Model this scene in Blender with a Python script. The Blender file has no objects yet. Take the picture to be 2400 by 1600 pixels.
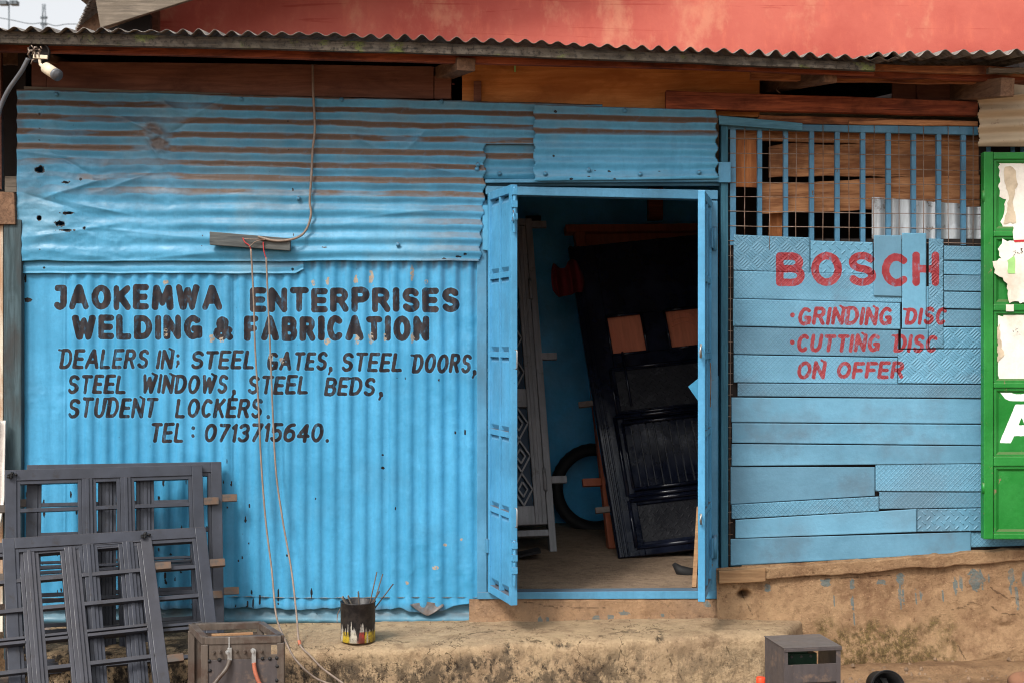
import bpy, bmesh, math, random
import numpy as np
from mathutils import Vector, Matrix
R = math.radians
random.seed(7)
SC = bpy.context.scene
COL = SC.collection

# ------------------------------------------------------------------ camera, sky, sun, exposure
D, F, CZ = 7.0, 3220.0, 1.75            # metres to the shop front, focal length in photo pixels, eye height
cam_d = bpy.data.cameras.new("Camera")
cam = bpy.data.objects.new("Camera", cam_d)
COL.objects.link(cam)
cam.location = (0, -D, CZ)
cam.rotation_euler = (R(90), 0, 0)
cam_d.sensor_width = 36.0
cam_d.lens = F / 2400 * 36
cam_d.clip_end = 2000
cam_d.dof.use_dof = True
cam_d.dof.focus_distance = 6.9
cam_d.dof.aperture_fstop = 4.5
SC.camera = cam

SUN_EL, SUN_AZ = R(47), R(212)          # azimuth clockwise from +y: behind the camera, to its left
w = bpy.data.worlds.new("World")
SC.world = w
w.use_nodes = True
nt = w.node_tree
bg = nt.nodes["Background"]
sky = nt.nodes.new("ShaderNodeTexSky")
sky.sky_type = 'NISHITA'
sky.sun_disc = False
sky.sun_elevation = SUN_EL
sky.sun_rotation = SUN_AZ
sky.air_density = 1.0
sky.dust_density = 4.0
sky.ozone_density = 1.0
hs = nt.nodes.new("ShaderNodeHueSaturation")   # cloud cover: the blue washed out
hs.inputs['Saturation'].default_value = 0.14
nt.links.new(sky.outputs[0], hs.inputs['Color'])
nt.links.new(hs.outputs[0], bg.inputs[0])
bg.inputs[1].default_value = 0.14
sun_d = bpy.data.lights.new("Sun", 'SUN')
sun_d.energy = 1.6
sun_d.angle = R(12)
sun_d.color = (1.0, 0.95, 0.87)
sun = bpy.data.objects.new("Sun", sun_d)
COL.objects.link(sun)
sd = Vector((math.sin(SUN_AZ) * math.cos(SUN_EL), math.cos(SUN_AZ) * math.cos(SUN_EL), math.sin(SUN_EL)))
sun.rotation_euler = sd.to_track_quat('Z', 'Y').to_euler()
SC.cycles.filter_width = 1.1
SC.view_settings.view_transform = 'Standard'
SC.view_settings.look = 'None'
SC.view_settings.gamma = 1
SC.view_settings.use_curve_mapping = False
SC.view_settings.exposure = 0.8

# ------------------------------------------------------------------ measuring
def X(px, y=0.0): return (px - 1200) * (D + y) / F
def Z(py, y=0.0): return CZ - (py - 800) * (D + y) / F
def P3(px, py, y=0.0): return Vector((X(px, y), y, Z(py, y)))
def lerp(a, b, t): return a + (b - a) * t
def ss(a, b, x):
    t = np.clip((x - a) / (b - a), 0, 1)
    return t * t * (3 - 2 * t)
def S(r, g, b):
    f = lambda c: c / 12.92 if c <= 0.04045 else ((c + 0.055) / 1.055) ** 2.4
    return (f(r / 255), f(g / 255), f(b / 255))
def _h(ix, iy, seed):
    n = (ix.astype(np.int64) * 374761393 + iy.astype(np.int64) * 668265263 + seed * 1442695041) & 0xffffffff
    n = ((n ^ (n >> 13)) * 1274126177) & 0xffffffff
    n = n ^ (n >> 16)
    return (n & 0xffff) / 65535.0
def vn(x, y, seed=0):
    x = np.asarray(x, float); y = np.asarray(y, float)
    ix, iy = np.floor(x), np.floor(y)
    fx, fy = x - ix, y - iy
    fx = fx * fx * (3 - 2 * fx); fy = fy * fy * (3 - 2 * fy)
    a, b = _h(ix, iy, seed), _h(ix + 1, iy, seed)
    c, d = _h(ix, iy + 1, seed), _h(ix + 1, iy + 1, seed)
    return (a + (b - a) * fx) + ((c + (d - c) * fx) - (a + (b - a) * fx)) * fy
def fbm(x, y, o=4, seed=0):
    s, a, t = 0, 1, 0
    for k in range(o):
        s = s + a * vn(x * 2 ** k, y * 2 ** k, seed + k * 17); t += a; a *= 0.5
    return s / t
def ridge(x, y, o=3, seed=0):
    s, a, t = 0, 1, 0
    for k in range(o):
        s = s + a * (1 - np.abs(2 * vn(x * 2 ** k, y * 2 ** k, seed + k * 13) - 1)); t += a; a *= 0.5
    return s / t

# ------------------------------------------------------------------ materials
class NT:
    def __init__(s, name):
        s.m = bpy.data.materials.new(name); s.m.use_nodes = True
        s.t = s.m.node_tree; s.b = s.t.nodes["Principled BSDF"]
        s.co = s.n("ShaderNodeTexCoord").outputs['Object']
        s.b.inputs['Specular IOR Level'].default_value = 0.35
    def n(s, kind, **kw):
        nd = s.t.nodes.new(kind)
        for k, v in kw.items(): setattr(nd, k, v)
        return nd
    def put(s, sock, v):
        if isinstance(v, bpy.types.NodeSocket): s.t.links.new(v, sock)
        elif isinstance(v, (tuple, list)):
            sock.default_value = tuple(v) + (1.0,) if len(v) == 3 and len(sock.default_value) == 4 else v
        else: sock.default_value = v
    def mapping(s, sc=(1, 1, 1), rot=(0, 0, 0), off=(0, 0, 0)):
        nd = s.n("ShaderNodeMapping"); s.put(nd.inputs[0], s.co)
        nd.inputs['Scale'].default_value = sc; nd.inputs['Rotation'].default_value = rot; nd.inputs['Location'].default_value = off
        return nd.outputs[0]
    def noise(s, scale, detail=4, rough=0.55, st=(1, 1, 1), dist=0.0, off=(0, 0, 0)):
        nd = s.n("ShaderNodeTexNoise"); s.put(nd.inputs['Vector'], s.mapping(st, off=off))
        nd.inputs['Scale'].default_value = scale; nd.inputs['Detail'].default_value = detail
        nd.inputs['Roughness'].default_value = rough; nd.inputs['Distortion'].default_value = dist
        return nd.outputs['Fac']
    def voro(s, scale, st=(1, 1, 1), feature='F1', rnd=1.0):
        nd = s.n("ShaderNodeTexVoronoi", feature=feature); s.put(nd.inputs['Vector'], s.mapping(st))
        nd.inputs['Scale'].default_value = scale; nd.inputs['Randomness'].default_value = rnd
        return nd.outputs['Distance']
    def mr(s, v, a, b, c=0.0, d=1.0, smooth=True):
        nd = s.n("ShaderNodeMapRange", interpolation_type='SMOOTHSTEP' if smooth else 'LINEAR')
        s.put(nd.inputs['Value'], v)
        nd.inputs['From Min'].default_value = a; nd.inputs['From Max'].default_value = b
        nd.inputs['To Min'].default_value = c; nd.inputs['To Max'].default_value = d
        return nd.outputs['Result']
    def math(s, op, a, b=0.0, c=0.0):
        nd = s.n("ShaderNodeMath", operation=op)
        s.put(nd.inputs[0], a); s.put(nd.inputs[1], b); s.put(nd.inputs[2], c)
        return nd.outputs[0]
    def mix(s, f, a, b, mode='MIX'):
        nd = s.n("ShaderNodeMix", data_type='RGBA', blend_type=mode)
        s.put(nd.inputs[0], f); s.put(nd.inputs[6], a); s.put(nd.inputs[7], b)
        return nd.outputs[2]
    def attr(s, name):
        return s.n("ShaderNodeAttribute", attribute_name=name).outputs['Fac']
    def sep(s, v):
        nd = s.n("ShaderNodeSeparateXYZ"); s.put(nd.inputs[0], v); return nd.outputs
    def up(s):
        return s.sep(s.n("ShaderNodeNewGeometry").outputs['Normal'])[2]
    def bump(s, h, strength=0.5, dist=0.01, prev=None):
        nd = s.n("ShaderNodeBump"); s.put(nd.inputs['Height'], h)
        nd.inputs['Strength'].default_value = strength; nd.inputs['Distance'].default_value = dist
        if prev is not None: s.put(nd.inputs['Normal'], prev)
        return nd.outputs[0]
    def done(s, col, rough=0.6, nrm=None, metal=0.0, spec=None):
        s.put(s.b.inputs['Base Color'], col); s.put(s.b.inputs['Roughness'], rough)
        s.put(s.b.inputs['Metallic'], metal)
        if spec is not None: s.b.inputs['Specular IOR Level'].default_value = spec
        if nrm is not None: s.put(s.b.inputs['Normal'], nrm)
        return s.m

DUST = S(88, 69, 56)
def painted(name, base, var=0.10, ink=None, dust=False, spot=None, pattern=None, specks=0.5, streak=0.5, rough=0.44,
            grime=S(70, 92, 104), grime_amt=0.35, chip=S(110, 90, 76), chip_amt=0.0, updust=0.0, wear=False, mott=0.30, tint=False):
    s = NT(name)
    hi = tuple(min(1, c * (1 + var * 2.2) + 0.015) for c in base); lo = tuple(c * (1 - var * 2.2) for c in base)
    big = s.noise(2.3, 4, 0.6)
    c = s.mix(s.mr(big, 0.3, 0.7), lo, hi)
    c = s.mix(s.mr(s.noise(5, 5, 0.6, (6, 6, 0.5)), 0.45, 0.8, 0, streak), c, tuple(v * 0.78 for v in base))
    c = s.mix(s.mr(s.noise(9, 4, 0.65, (5, 5, 0.6), off=(3, 1, 2)), 0.55, 0.8, 0, streak * 0.7), c, tuple(min(1, v * 1.25 + 0.02) for v in base))
    c = s.mix(s.mr(s.noise(1.9, 7, 0.62, off=(7, 3, 1)), 0.50, 0.66, 0, grime_amt), c, grime)
    c = s.mix(s.mr(s.noise(60, 3, 0.6), 0.35, 0.75, 0, 0.16), c, tuple(v * 0.6 for v in base))
    c = s.mix(s.mr(s.noise(17, 9, 0.74, off=(8, 2, 5)), 0.50, 0.68, 0, mott), c, tuple(v * 0.70 for v in base))
    c = s.mix(s.mr(s.noise(12, 9, 0.76, (1, 1, 0.7), off=(1, 6, 2)), 0.55, 0.68, 0, mott), c, tuple(min(1, v * 1.28 + 0.035) for v in base))
    c = s.mix(s.mr(s.noise(30, 4, 0.7, (3.5, 3.5, 0.25), off=(2, 2, 9)), 0.70, 0.75, 0, mott * 1.2), c, tuple(v * 0.55 for v in base))
    nrm = None; h = s.noise(14, 5, 0.6)
    nrm = s.bump(h, 0.18, 0.02)
    nrm = s.bump(s.noise(140, 3, 0.6), 0.10, 0.004, nrm)
    if pattern:
        x, y_, z = s.sep(s.co)
        if pattern == 'diamond':
            p = 0.0250
            a = s.math('ABSOLUTE', s.math('SUBTRACT', s.math('FRACT', s.math('MULTIPLY', s.math('ADD', x, z), 1 / p)), 0.5))
            b = s.math('ABSOLUTE', s.math('SUBTRACT', s.math('FRACT', s.math('MULTIPLY', s.math('SUBTRACT', x, z), 1 / p)), 0.5))
            ph = s.mr(s.math('MAXIMUM', a, b), 0.34, 0.47)
            fade = s.mr(s.noise(3.0, 3, 0.5, off=(1, 5, 9)), 0.35, 0.6, 0.35, 1.0)
            c = s.mix(s.math('MULTIPLY', s.math('MULTIPLY', ph, 0.34), fade), c, tuple(v * 0.55 for v in base))
            nrm = s.bump(ph, 0.5, 0.0035, nrm)
        else:
            cell, nb = (0.052, 4) if pattern == 'fivebar' else (0.034, 1)
            k = 1 / (cell * 1.4142)
            u = s.math('MULTIPLY', s.math('ADD', x, z), k); v = s.math('MULTIPLY', s.math('SUBTRACT', x, z), k)
            par = s.math('MODULO', s.math('ADD', s.math('FLOOR', u), s.math('FLOOR', v)), 2.0)
            par = s.math('GREATER_THAN', s.math('ABSOLUTE', par), 0.5)
            fu = s.math('FRACT', u); fv = s.math('FRACT', v)
            def cellbars(al, ac):
                au = s.math('ABSOLUTE', s.math('SUBTRACT', al, 0.5))
                end = s.mr(au, 0.30, 0.44, 1, 0)
                if nb > 1:
                    ad = s.math('ABSOLUTE', s.math('SUBTRACT', s.math('FRACT', s.math('MULTIPLY', ac, nb)), 0.5))
                    return s.math('MULTIPLY', s.mr(ad, 0.10, 0.34, 1, 0), end)
                ad = s.math('ABSOLUTE', s.math('SUBTRACT', ac, 0.5))
                return s.math('MULTIPLY', s.mr(ad, 0.04, 0.15, 1, 0), end)
            A = cellbars(fu, fv); B = cellbars(fv, fu)
            ph = s.math('ADD', s.math('MULTIPLY', A, par), s.math('MULTIPLY', B, s.math('SUBTRACT', 1.0, par)))
            c = s.mix(s.math('MULTIPLY', ph, 0.22), c, tuple(min(1, v * 1.35 + .02) for v in base))  # raised bars coloured lighter as a painted highlight
            nrm = s.bump(ph, 0.65, 0.005, nrm)
    if pattern or tint:
        rn = s.n('ShaderNodeObjectInfo').outputs['Random']
        c = s.mix(s.mr(rn, 0.55, 1.0, 0, .45, False), c, tuple(min(1, v * 1.12 + .03) for v in base)); c = s.mix(s.mr(rn, 0.45, 0.0, 0, .45, False), c, tuple(v * .78 for v in grime))
    if chip_amt:
        m = s.mr(s.noise(26, 6, 0.7, (1, 1, 0.5)), 0.74 - chip_amt * 0.12, 0.77 - chip_amt * 0.12)
        c = s.mix(m, c, chip)
    if dust:
        d = s.math('MULTIPLY', s.attr('dust'), s.mr(s.noise(30, 5, 0.65), 0.25, 0.5, 0.82, 1.0))
        c = s.mix(d, c, DUST)
    if updust:
        m = s.math('MULTIPLY', s.mr(s.up(), 0.35, 0.85), updust)
        c = s.mix(m, c, S(96, 76, 62))
    if wear:
        c = s.mix(s.math('MULTIPLY', s.mr(s.attr('wear'), 0.3, 0.6), s.mr(s.noise(70, 4, 0.6), 0.42, 0.52)), c, S(142, 128, 112))
    if ink is not None:
        wob = s.math('ADD', s.attr('ink'), s.math('MULTIPLY', s.math('SUBTRACT', s.noise(55, 3, 0.6), 0.5), 2.6))
        m = s.mr(wob, -0.5, 0.7, 1, 0)
        thin = s.mr(s.noise(38, 5, 0.7, (1, 1, 0.45)), 0.52, 0.72, 1.0, ink[1])
        ic = s.mix(s.mr(s.noise(22, 4, 0.6), 0.35, 0.7), ink[0], ink[2])
        if not pattern and len(ink) > 3:
            c = s.mix(s.math('MULTIPLY', s.mr(wob, 1.2, 3.2, 1, 0), 0.35), c, tuple(min(1, v * 1.35 + 0.03) for v in base))
        c = s.mix(s.math('MULTIPLY', m, thin), c, ic)
        if wear:
            c = s.mix(s.math('MULTIPLY', s.mr(s.attr('wear'), 0.35, 0.6), s.mr(s.noise(80, 4, 0.6, off=(2, 2, 2)), 0.46, 0.54)), c, S(150, 138, 122))
    if specks:
        m = s.mr(s.noise(46, 2, 0.5, (1, 1, 0.7), off=(4, 4, 4)), 0.765, 0.785, 0, specks)
        c = s.mix(m, c, S(24, 26, 30))
    if spot:
        c = s.mix(s.mr(s.attr('spot'), 0.42, 0.58), c, S(22, 17, 16))
    rr = s.mr(s.noise(6, 4, 0.6, off=(9, 0, 0)), 0.3, 0.7, rough - 0.08, rough + 0.14)
    return s.done(c, rr, nrm)

def wood(name, a, b, c3, axis='X', moss=0.0, stain=0.4, rough=0.8, crack=0.5, paint=None, scale=1.0):
    s = NT(name)
    st = {'X': (0.7, 9, 9), 'Y': (9, 0.7, 9), 'Z': (9, 9, 0.7)}[axis]
    g = s.noise(5.5 * scale, 8, 0.65, st, 0.6)
    c = s.mix(s.mr(g, 0.32, 0.68), a, b)
    c = s.mix(s.mr(s.noise(2.2 * scale, 5, 0.6, tuple(v ** 0.4 for v in st), 0.8, (3, 2, 5)), 0.42, 0.7), c, c3)
    c = s.mix(s.mr(s.noise(1.9, 6, 0.7, (1, 1.5, 1.5), off=(5, 1, 8)), 0.5, 0.72, 0, stain), c, tuple(v * 0.22 for v in a))
    cr = s.mr(s.noise(9 * scale, 5, 0.6, tuple(v * (0.35 if v < 1 else 1.6) for v in st), 0.3, (1, 7, 3)), 0.62, 0.70, 0, crack)
    c = s.mix(cr, c, tuple(v * 0.12 for v in a))
    if paint is not None:
        c = s.mix(s.mr(s.noise(11, 6, 0.7, tuple(v ** 0.6 for v in st)), 0.42, 0.56, paint[1], 1.0), c, paint[0])
    if moss:
        m = s.math('MULTIPLY', s.mr(s.noise(6.5, 7, 0.72, (1, 1, 1.4), off=(2, 8, 2)), 0.54, 0.64), moss)
        c = s.mix(m, c, S(84, 92, 40))
        m2 = s.mr(s.noise(52, 5, 0.75), 0.50, 0.60, 0, moss)
        c = s.mix(m2, c, S(30, 28, 27))
    nrm = s.bump(g, 0.55, 0.006)
    nrm = s.bump(cr, -0.7, 0.004, nrm)
    return s.done(c, rough, nrm, spec=0.2)

def metal(name, base, var=0.15, rough=0.45, rust=0.0, rustc=S(92, 58, 40), met=0.0, streak='Z', dust=0.0, bumps=0.15, spec=0.4):
    s = NT(name)
    st = {'X': (0.6, 6, 6), 'Z': (6, 6, 0.6), None: (1.5, 1.5, 1.5)}[streak]
    c = s.mix(s.mr(s.noise(6, 5, 0.65, st), 0.3, 0.7), tuple(v * (1 - var) for v in base), tuple(min(1, v * (1 + var)) for v in base))
    c = s.mix(s.mr(s.noise(3.1, 5, 0.65), 0.45, 0.75, 0, 0.5), c, tuple(v * (1 - 1.6 * var) for v in base))
    if rust:
        c = s.mix(s.mr(s.noise(11, 7, 0.7), 0.60 - 0.2 * rust, 0.70 - 0.12 * rust), c, rustc)
    if dust:
        c = s.mix(s.math('MULTIPLY', s.mr(s.up(), 0.4, 0.95), dust), c, S(120, 104, 90))
    nrm = s.bump(s.noise(40, 4, 0.6), bumps, 0.006)
    return s.done(c, s.mr(s.noise(8, 4, 0.6), 0.3, 0.7, rough - 0.1, rough + 0.15), nrm, met, spec)

def plain(name, col, rough=0.6, var=0.12, bumps=0.1, scale=12, spec=0.35):
    s = NT(name)
    c = s.mix(s.mr(s.noise(scale, 5, 0.6), 0.3, 0.7), tuple(v * (1 - var) for v in col), tuple(min(1, v * (1 + var)) for v in col))
    return s.done(c, rough, s.bump(s.noise(scale * 6, 4, 0.6), bumps, 0.006), spec=spec)

BLUE = S(57, 140, 180); PBLUE = S(90, 142, 168); TEAL = S(52, 98, 116)
M = {}
M['lower'] = painted('blue_sheet_lettered', BLUE, 0.06, ink=(S(24, 24, 30), 0.74, S(48, 38, 38), 1), dust=True, spot=True, wear=True, grime_amt=0.14, specks=0.35)
M['upper'] = painted('blue_sheet', S(66, 142, 178), 0.07, dust=True, spot=True, grime=S(104, 146, 166), grime_amt=0.6, specks=0.25)  # pale film: dust, also lightened in colour against the eave shade
M['flash'] = painted('blue_flashing', S(70, 132, 156), 0.1, dust=True, grime=S(96, 98, 84), grime_amt=0.6, chip_amt=0.4)
INKR = (S(128, 36, 42), 0.38, S(146, 58, 64))
for k in (None, 'diamond', 'fivebar', 'tear'):
    M['plate_' + (k or 'plain')] = painted('steel_plate_' + (k or 'plain'), PBLUE, 0.07, ink=INKR, pattern=k, grime=S(88, 114, 130), grime_amt=0.8, streak=0.12, specks=0.3, mott=0.2, tint=True)
M['doorblue'] = painted('blue_door_paint', S(70, 142, 182), 0.07, updust=0.8, chip=S(120, 104, 86), chip_amt=0.35, grime_amt=0.25, streak=0.35)
M['frameblue'] = painted('blue_frame_paint', S(68, 128, 160), 0.10, updust=0.55, chip=S(96, 84, 74), chip_amt=0.55, grime_amt=0.4)
M['barblue'] = painted('blue_bar_paint', S(66, 118, 148), 0.12, chip=S(82, 66, 58), chip_amt=0.8, grime=S(66, 70, 74), grime_amt=0.6)
M['postblue'] = wood('blue_painted_post', S(44, 82, 100), S(58, 106, 124), S(50, 92, 108), 'Z', paint=None, stain=0.3, crack=0.7)
M['slantblue'] = wood('blue_painted_board', S(66, 108, 128), S(84, 134, 156), S(72, 112, 130), 'X', stain=0.3, crack=0.6)
M['fascia'] = wood('mossy_board', S(52, 47, 42), S(96, 87, 77), S(70, 63, 53), 'X', moss=0.75, stain=0.5)
M['redwood'] = wood('red_timber', S(106, 50, 34), S(156, 84, 54), S(84, 44, 32), 'X', stain=0.8, crack=0.9)
M['splinter'] = wood('splintered_timber', S(118, 68, 46), S(176, 118, 78), S(80, 46, 36), 'X', stain=0.8, crack=1.0, scale=1.4)
M['darkply'] = wood('brown_plywood', S(102, 66, 54), S(124, 84, 68), S(90, 58, 48), 'X', stain=0.5, crack=0.25)
M['oply'] = wood('orange_plywood', S(190, 120, 66), S(210, 142, 84), S(170, 104, 56), 'X', stain=0.4, crack=0.25)
M['rafter'] = wood('rafter_timber', S(96, 72, 56), S(132, 102, 80), S(80, 60, 48), 'Y', stain=0.4)
M['plank'] = wood('rough_planks', S(136, 88, 58), S(190, 138, 96), S(112, 74, 50), 'X', stain=0.7, crack=0.9)
M['plankv'] = wood('upright_plank', S(158, 98, 58), S(190, 124, 76), S(136, 82, 50), 'Z', stain=0.3)
M['greywood'] = wood('grey_board', S(92, 83, 74), S(130, 118, 104), S(104, 94, 82), 'X', stain=0.45, crack=0.6)
M['cleat'] = wood('grey_cleat', S(64, 70, 72), S(96, 98, 96), S(78, 76, 72), 'X', stain=0.5, crack=0.8)
M['sill'] = wood('muddy_plank', S(128, 98, 70), S(160, 128, 94), S(146, 106, 74), 'X', stain=0.35, crack=0.5)
M['oldpost'] = wood('tarred_post', S(52, 66, 70), S(74, 92, 98), S(60, 62, 62), 'Z', stain=0.7, crack=0.8)
M['whiteboard'] = wood('peeling_white_board', S(196, 186, 168), S(222, 214, 198), S(160, 120, 88), 'Z', stain=0.5, crack=0.6)
M['roof'] = metal('roof_sheet_metal', S(128, 122, 116), 0.25, 0.6, rust=0.7, rustc=S(82, 72, 64))
M['zinc'] = metal('bare_zinc', S(176, 182, 186), 0.18, 0.42, rust=0.15, rustc=S(110, 100, 92), met=0.3)
M['tan'] = metal('tan_sheet', S(176, 158, 132), 0.1, 0.6, rust=0.15, rustc=S(120, 96, 76), streak='X')
M['primer'] = metal('grey_primer_steel', S(50, 53, 62), 0.22, 0.44, rust=0.18, rustc=S(42, 40, 42), dust=0.3, streak=None, bumps=0.05)
M['lugs'] = metal('lug_steel', S(78, 70, 64), 0.2, 0.5, rust=0.5, rustc=S(96, 74, 58), streak='X')
def gloss_black():
    s = NT('black_gloss_paint')
    c = s.mix(s.mr(s.noise(5, 5, 0.6), 0.4, 0.7), (0.0035, 0.005, 0.012), (0.010, 0.013, 0.026))
    return s.done(c, s.mr(s.noise(9, 5, 0.65), 0.3, 0.7, 0.08, 0.26), s.bump(s.noise(7, 3, 0.5, (1, 1, 0.35)), 0.10, 0.02), spec=0.32)
M['black'] = gloss_black()
M['greydoor'] = metal('grey_door_primer', S(132, 130, 132), 0.2, 0.38, rust=0.1, rustc=S(96, 92, 90))
M['brown'] = metal('red_oxide_primer', S(158, 84, 54), 0.15, 0.5)
M['pane'] = metal('light_oxide_primer', S(196, 116, 86), 0.12, 0.4)
M['navy'] = plain('dark_navy_sheet', S(20, 44, 66), 0.5)
M['rusty'] = metal('rusty_steel', S(84, 74, 66), 0.22, 0.5, rust=0.7, rustc=S(70, 54, 45))
M['cab'] = metal('dark_cabinet_steel', S(72, 66, 66), 0.14, 0.5, rust=0.3, rustc=S(102, 86, 76), dust=0.35)
M['wire'] = metal('rusty_wire', S(132, 112, 98), 0.2, 0.55, rust=0.6, rustc=S(92, 66, 50))
M['steel'] = metal('bright_steel', S(170, 170, 168), 0.15, 0.35, met=0.6)
M['green'] = painted('green_gate_paint', S(18, 118, 38), 0.07, chip=S(122, 104, 76), chip_amt=0.8, updust=0.6, grime=S(40, 92, 44), grime_amt=0.4, specks=0.2, streak=0.25)
M['greenink'] = painted('green_gate_lettered', S(18, 118, 38), 0.07, ink=(S(232, 236, 232), 0.9, S(220, 226, 220)), chip_amt=0.25, chip=S(122, 104, 76), grime=S(40, 92, 44), grime_amt=0.4, specks=0.2, streak=0.25)
M['paper'] = painted('torn_paper', S(222, 217, 206), 0.05, streak=0.35, specks=0.5, rough=0.8, grime=S(176, 158, 130), grime_amt=0.6, chip=S(140, 112, 80), chip_amt=0.5, mott=0.2)
M['paperb'] = plain('paper_scrap', S(186, 170, 146), 0.85, 0.2, scale=14)
M['papergreen'] = plain('pale_green_paper', S(150, 196, 120), 0.85, 0.1)
M['inkblack'] = plain('black_print', S(30, 30, 32), 0.7)
M['redprint'] = plain('red_print', S(176, 40, 46), 0.7)
M['rubber'] = plain('black_rubber', S(26, 25, 26), 0.7)
M['cable'] = plain('grey_brown_cable', S(128, 112, 100), 0.6, 0.2, scale=25)
M['copper'] = plain('copper_red_cable', S(158, 90, 66), 0.55, 0.2, scale=25)
M['redwire'] = plain('red_wire', S(170, 54, 54), 0.5)
M['cream'] = plain('cream_plastic', S(206, 192, 168), 0.5, 0.1)
M['lens'] = plain('grey_lens_hood', S(92, 94, 98), 0.4)
M['cloth'] = plain('dark_red_cloth', S(92, 16, 22), 0.9)
M['white_cloth'] = plain('white_cloth', S(208, 200, 192), 0.9)
M['carton'] = plain('cardboard', S(176, 138, 98), 0.85)
M['orange'] = plain('orange_red_plastic', S(214, 66, 34), 0.4, 0.05)
M['pcb'] = plain('dark_green_steel', S(24, 50, 34), 0.5, 0.2)
M['stone'] = plain('brown_stone', S(112, 78, 58), 0.9, 0.25, 0.4)
M['dark'] = plain('dark_parts_and_shade', S(34, 28, 26), 0.9)  # near-black: dark parts, and shade of voids and gaps put into colour
M['mast'] = plain('grey_mast', S(92, 100, 106), 0.6)
M['leaf'] = plain('weed_leaf', S(84, 118, 44), 0.6, 0.3, scale=30)
M['innerblue'] = painted('inner_blue_paint', S(44, 158, 214), 0.08, grime=S(60, 128, 160), grime_amt=0.3, specks=0.2, streak=0.2)

def red_wall():
    s = NT('red_plaster')
    c = s.mix(s.mr(s.noise(0.9, 5, 0.6), 0.35, 0.68), S(168, 78, 68), S(188, 100, 86))
    c = s.mix(s.mr(s.noise(2.0, 6, 0.7, (1, 1, 0.6), off=(4, 0, 1)), 0.54, 0.68, 0, 0.55), c, S(202, 140, 112))
    c = s.mix(s.mr(s.noise(7, 6, 0.7, (1, 1, 0.4)), 0.5, 0.7, 0, 0.35), c, S(210, 116, 92))
    c = s.mix(s.mr(s.noise(4, 6, 0.7, (0.13, 1, 2.6), 1.2, off=(0, 0, 6)), 0.60, 0.66, 0, 0.5), c, S(150, 48, 42))
    c = s.mix(s.mr(s.noise(30, 5, 0.7), 0.66, 0.72, 0, 0.4), c, S(150, 60, 52))
    c = s.mix(s.mr(s.noise(40, 3, 0.6, off=(1, 1, 1)), 0.74, 0.77, 0, 0.7), c, S(176, 168, 150))
    return s.done(c, 0.85, s.bump(s.noise(9, 6, 0.65), 0.25, 0.02), spec=0.2)
M['redwall'] = red_wall()

def earth(name, base, light, dark, moss=False, drip=False, mold=False, crack=0.5):
    s = NT(name)
    c = s.mix(s.mr(s.noise(2.6, 7, 0.65), 0.32, 0.68), base, light)
    c = s.mix(s.mr(s.noise(5.5, 8, 0.7, off=(3, 3, 0)), 0.5, 0.7, 0, 0.6), c, dark)
    c = s.mix(s.mr(s.noise(15, 10, 0.78, (1, 1, 0.8), off=(9, 9, 1)), 0.48, 0.64, 0, 0.42), c, tuple(v * 0.7 for v in dark))
    c = s.mix(s.mr(s.noise(19, 10, 0.78, off=(1, 7, 3)), 0.50, 0.66, 0, 0.42), c, tuple(min(1, v * 1.22) for v in light))
    c = s.mix(s.mr(s.noise(45, 5, 0.7), 0.58, 0.66, 0, 0.4), c, tuple(v * 0.35 for v in dark))
    c = s.mix(s.mr(s.noise(70, 4, 0.7, off=(6, 1, 1)), 0.6, 0.7, 0, 0.5), c, tuple(min(1, v * 1.35) for v in light))
    if mold:
        m = s.math('MULTIPLY', s.attr('mold'), s.mr(s.noise(13, 8, 0.75, (1, 1, 0.6)), 0.44, 0.56))
        c = s.mix(m, c, S(54, 48, 42))
        m = s.math('MULTIPLY', s.attr('mold'), s.mr(s.noise(48, 5, 0.75, (1, 1, 0.7), off=(0, 4, 4)), 0.54, 0.6))
        c = s.mix(m, c, S(40, 36, 33))
    if moss:
        m = s.math('MULTIPLY', s.mr(s.attr('moss'), 0.1, 0.8), s.mr(s.noise(34, 9, 0.8, (1, 1, .7)), 0.38, 0.56, 0.0, .85))
        m = s.math('MULTIPLY', m, s.mr(s.noise(7, 6, 0.7, off=(2, 5, 8)), 0.32, 0.52, 0.25, 1))
        c = s.mix(m, c, s.mix(s.mr(s.noise(60, 4, 0.7, off=(3, 1, 1)), .45, .6), S(66, 54, 30), S(96, 82, 46)))
    if drip:
        c = s.mix(s.math('MULTIPLY', s.mr(s.attr('drip'), 0.35, 0.6, 0, 0.75), s.mr(s.noise(30, 5, .7), .35, .55, .4, 1)), c, S(82, 104, 108))
    ln = s.math('ABSOLUTE', s.math('SUBTRACT', s.noise(2.1, 6, 0.62, (1, 1, 1.3), off=(2, 9, 4)), 0.5))
    cr = s.math('MULTIPLY', s.mr(ln, 0.0, 0.0055, 1, 0), s.mr(s.noise(1.9, 2, 0.5, off=(5, 5, 5)), 0.50, 0.58, 0, crack))
    cr = s.math('MAXIMUM', cr, s.math('MULTIPLY', s.mr(s.attr('crack'), 0.3, 0.9), 0.62))
    c = s.mix(cr, c, tuple(v_ * 0.25 for v_ in dark))
    n1 = s.bump(s.noise(9, 10, 0.75), 0.75, 0.04)
    n1 = s.bump(s.noise(70, 6, 0.75), 0.6, 0.010, n1)
    n1 = s.bump(cr, -0.8, 0.01, n1)
    return s.done(c, 0.92, n1, spec=0.15)
M['plinth'] = earth('earth_plaster', S(132, 102, 76), S(162, 132, 100), S(104, 74, 54), moss=True, drip=True)
M['riser'] = earth('door_riser_plaster', S(132, 106, 84), S(156, 124, 94), S(108, 80, 60), drip=True)
M['step'] = earth('step_concrete', S(150, 126, 100), S(176, 152, 120), S(108, 84, 64), mold=True, crack=0.9)
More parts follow.
